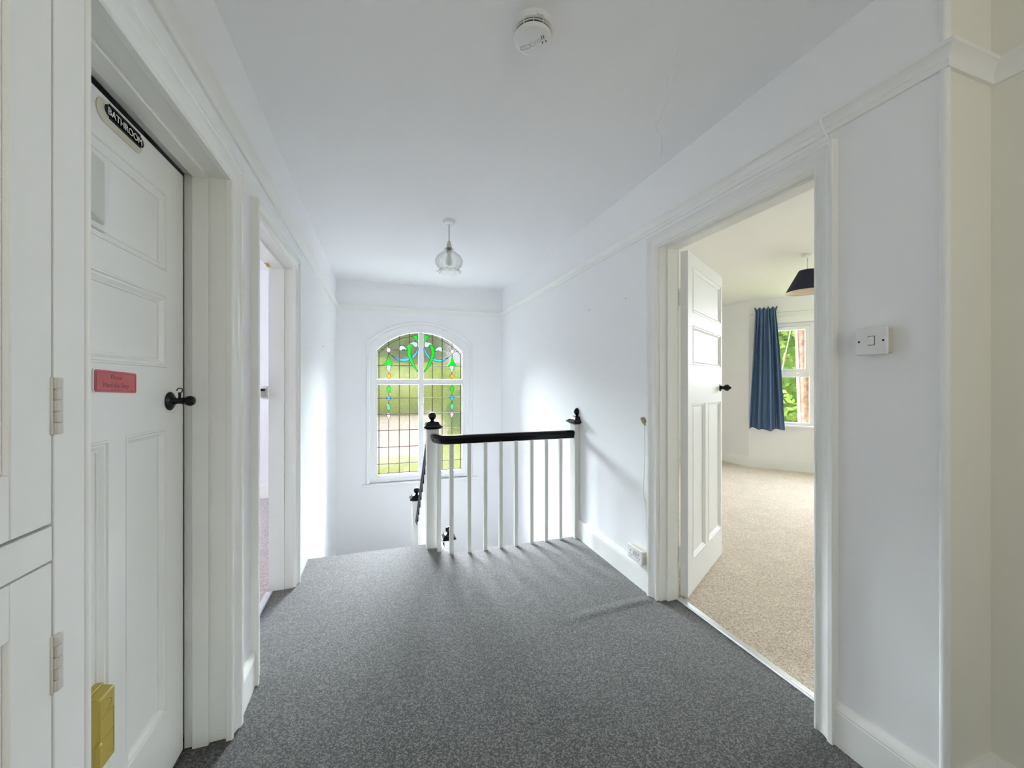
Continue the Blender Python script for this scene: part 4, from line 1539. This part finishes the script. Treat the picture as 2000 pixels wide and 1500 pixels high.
# ------------------------------------------------------------------ outdoors
GZ = -2.95
M_LAWN = mat('lawn_grass', (0.42, 0.50, 0.10), 0.9, var=0.25, vscale=3)
M_GRAVEL = mat('pale_pink_gravel', (0.90, 0.74, 0.68), 0.9, var=0.06, vscale=6)
M_HEDGE = mat('hedge_leaf', (0.40, 0.53, 0.08), 0.8, var=0.3, vscale=1.2)
M_LEAF = mat('tree_leaf', (0.29, 0.42, 0.09), 0.6, var=0.4, vscale=2.0)
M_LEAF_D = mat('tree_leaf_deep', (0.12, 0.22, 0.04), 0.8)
M_POLE = mat('weathered_pole_wood', (0.25, 0.13, 0.095), 0.8, var=0.45, vscale=9, bump=0.5, bscale=20)
mb = MB()
mb.box(-60, 5.37, GZ - 0.1, 60, 120, GZ)
mb.box(6.2, -60, GZ - 0.1, 80, 5.37, GZ)
struct(mb.obj('ground_lawn', M_LAWN), 'green lawn outside below the stained-glass window', 'ground')
mb = MB()
mb.prism([(-26, 22.5), (2.6, 23.5), (3.6, 27), (7, 40), (12, 52), (-26, 50)], lambda a, b, d: (a, b, d), GZ, GZ + 0.02)
struct(mb.obj('ground_drive', M_GRAVEL), 'pale pinkish drive seen blurred through the stained-glass window', 'ground')


mb = MB()
mb.box(-14, 5.38, GZ - 0.05, 16, 15.5, GZ + 0.012)  # pale slab added out of view to bounce neutral light onto the ceiling
struct(mb.obj('ground_bounce', mat('pale_bounce_surface', (0.62, 0.60, 0.58), 0.9, var=0.08, vscale=4)), 'unseen pale ground added below the stairwell window to bounce light in', 'ground')


def leafball(name, c, rx, ry, rz, n, size, m, label, cat, inner=True, seed=1, trunk=None):
    rnd = random.Random(seed)
    root = thing(name, label, cat, (c[0], c[1], GZ))
    mb = MB()
    vs, fs = [], []
    for i in range(n):
        th, cp = rnd.uniform(0, 2 * PI), rnd.uniform(-1, 1)
        sp = math.sqrt(1 - cp * cp)
        lump = 1 + 0.13 * math.sin(4 * th + 2 * cp) + 0.10 * math.sin(7 * cp + 3 * th) + 0.06 * math.sin(13 * th - 9 * cp)
        k = rnd.uniform(0.86, 1.02) * lump
        p = Vector((c[0] + rx * k * sp * math.cos(th), c[1] + ry * k * sp * math.sin(th), c[2] + rz * k * cp))
        a = Vector((rnd.gauss(0, 1), rnd.gauss(0, 1), rnd.gauss(0, 0.6))).normalized()
        b = a.cross(Vector((rnd.gauss(0, 1), rnd.gauss(0, 1), rnd.gauss(0, 1)))).normalized()
        s = size * rnd.uniform(0.6, 1.3)
        o = len(vs)
        vs += [tuple(p - a * s), tuple(p + b * s * 0.5), tuple(p + a * s), tuple(p - b * s * 0.5)]
        fs.append((o, o + 1, o + 2, o + 3))
    mb.add(vs, fs)
    keep(mb.obj('foliage', m, smooth=0, recalc=False), root)
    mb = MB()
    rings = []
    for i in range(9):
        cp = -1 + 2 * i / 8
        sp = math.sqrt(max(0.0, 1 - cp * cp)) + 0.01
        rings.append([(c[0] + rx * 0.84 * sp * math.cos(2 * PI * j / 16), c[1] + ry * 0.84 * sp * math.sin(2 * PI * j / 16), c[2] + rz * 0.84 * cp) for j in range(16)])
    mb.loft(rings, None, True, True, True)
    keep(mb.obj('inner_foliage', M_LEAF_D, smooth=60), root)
    if trunk:
        mb = MB()
        mb.lathe([(trunk, GZ), (trunk * 0.7, c[2])], (c[0], c[1], 0), seg=12)
        keep(mb.obj('trunk', M_POLE), root)
    return root


# hedge and trees beyond the drive (stained-glass side)
hd = thing('hedge', 'long green hedge bounding the drive beyond the stained-glass window', 'hedge', (0, 54, GZ))
mb = MB()
vs, fs = [], []
NX, NZ = 60, 8
for i in range(NX + 1):
    for j in range(NZ + 1):
        x = -34 + 68 * i / NX
        z = GZ + 6.3 * j / NZ
        vs.append((x, 54 - 1.6 * math.sin(PI * j / NZ) + 0.6 * math.sin(i * 1.7 + j) + 0.5 * random.random(), z + (0.8 * math.sin(i * 0.9) if j == NZ else 0)))
for i in range(NX):
    for j in range(NZ):
        a = i * (NZ + 1) + j
        fs.append((a, a + NZ + 1, a + NZ + 2, a + 1))
mb.add(vs, fs)
for i in range(NX):
    pass
hm = mb.obj('foliage', M_HEDGE, smooth=0)
sm = hm.modifiers.new('thickness', 'SOLIDIFY')
sm.thickness = 1.2
keep(hm, hd)
leafball('tree', (-15, 62, 7), 6.4, 5, 9.5, 2600, 0.75, M_HEDGE, 'pale green tree behind the hedge, left part of the stained-glass window', 'tree', seed=3, trunk=0.4)
leafball('tree', (2.5, 64, 6.5), 7, 5, 8.5, 2600, 0.75, M_HEDGE, 'pale green tree behind the hedge, middle of the stained-glass window', 'tree', seed=4, trunk=0.4)
leafball('bush', (6.5, 33, -1.2), 1.9, 1.6, 2.2, 900, 0.28, M_HEDGE, 'rounded green bush at the right side of the drive', 'bush', seed=8)

# bedroom side: a leafy tree, a telegraph pole with its stay wire
leafball('tree', (16.6, 12.2, 0.9), 3.6, 3.2, 4.2, 7500, 0.17, M_LEAF, 'bright green leafy tree filling the bedroom window view', 'tree', seed=5, trunk=0.25)
tp = thing('telegraph_pole', 'brown wooden telegraph pole outside the bedroom window', 'pole', (9.39, 6.45, GZ))
px_ = lambda z: 9.112 + 0.050 * (2.477 - z)
mb = MB()
mb.loft([[(px_(z) + r * math.cos(2 * PI * j / 20), 6.45 + r * math.sin(2 * PI * j / 20), z) for j in range(20)] for z, r in ((GZ, 0.140), (0, 0.130), (3, 0.118), (6, 0.105))], None, True, True, True)
keep(mb.obj('pole', M_POLE), tp)
mb = MB()
mb.tube([(px_(z) - 0.136, 6.453, z) for z in (GZ, 0, 3, 5)], 0.014, 8)
keep(mb.obj('conduit', mat('pale_conduit', (0.5, 0.42, 0.42), 0.5)), tp)['label'] = 'pale cable conduit up the pole'
sw_ = thing('stay_wire', 'pole stay wire with a brown insulator outside the bedroom window', 'wire', (6.97, 6.3, GZ))
mb = MB()
mb.tube([(6.97, 6.3, GZ), (8.395, 6.3, 1.837), (9.33, 6.3, 5.0)], 0.007, 6)
keep(mb.obj('wire', mat('pale_wire', (0.75, 0.76, 0.76), 0.5)), sw_)
mb = MB()
ax = Vector((0.297, 0, 1)).normalized()
mb.lathe([(0.0, -0.085), (0.022, -0.08), (0.034, -0.05), (0.024, -0.02), (0.024, 0.02), (0.036, 0.05), (0.024, 0.08), (0, 0.085)], (8.395, 6.3, 1.837), tuple(ax), 14)
keep(mb.obj('insulator', mat('brown_porcelain', (0.36, 0.13, 0.06), 0.3)), sw_)
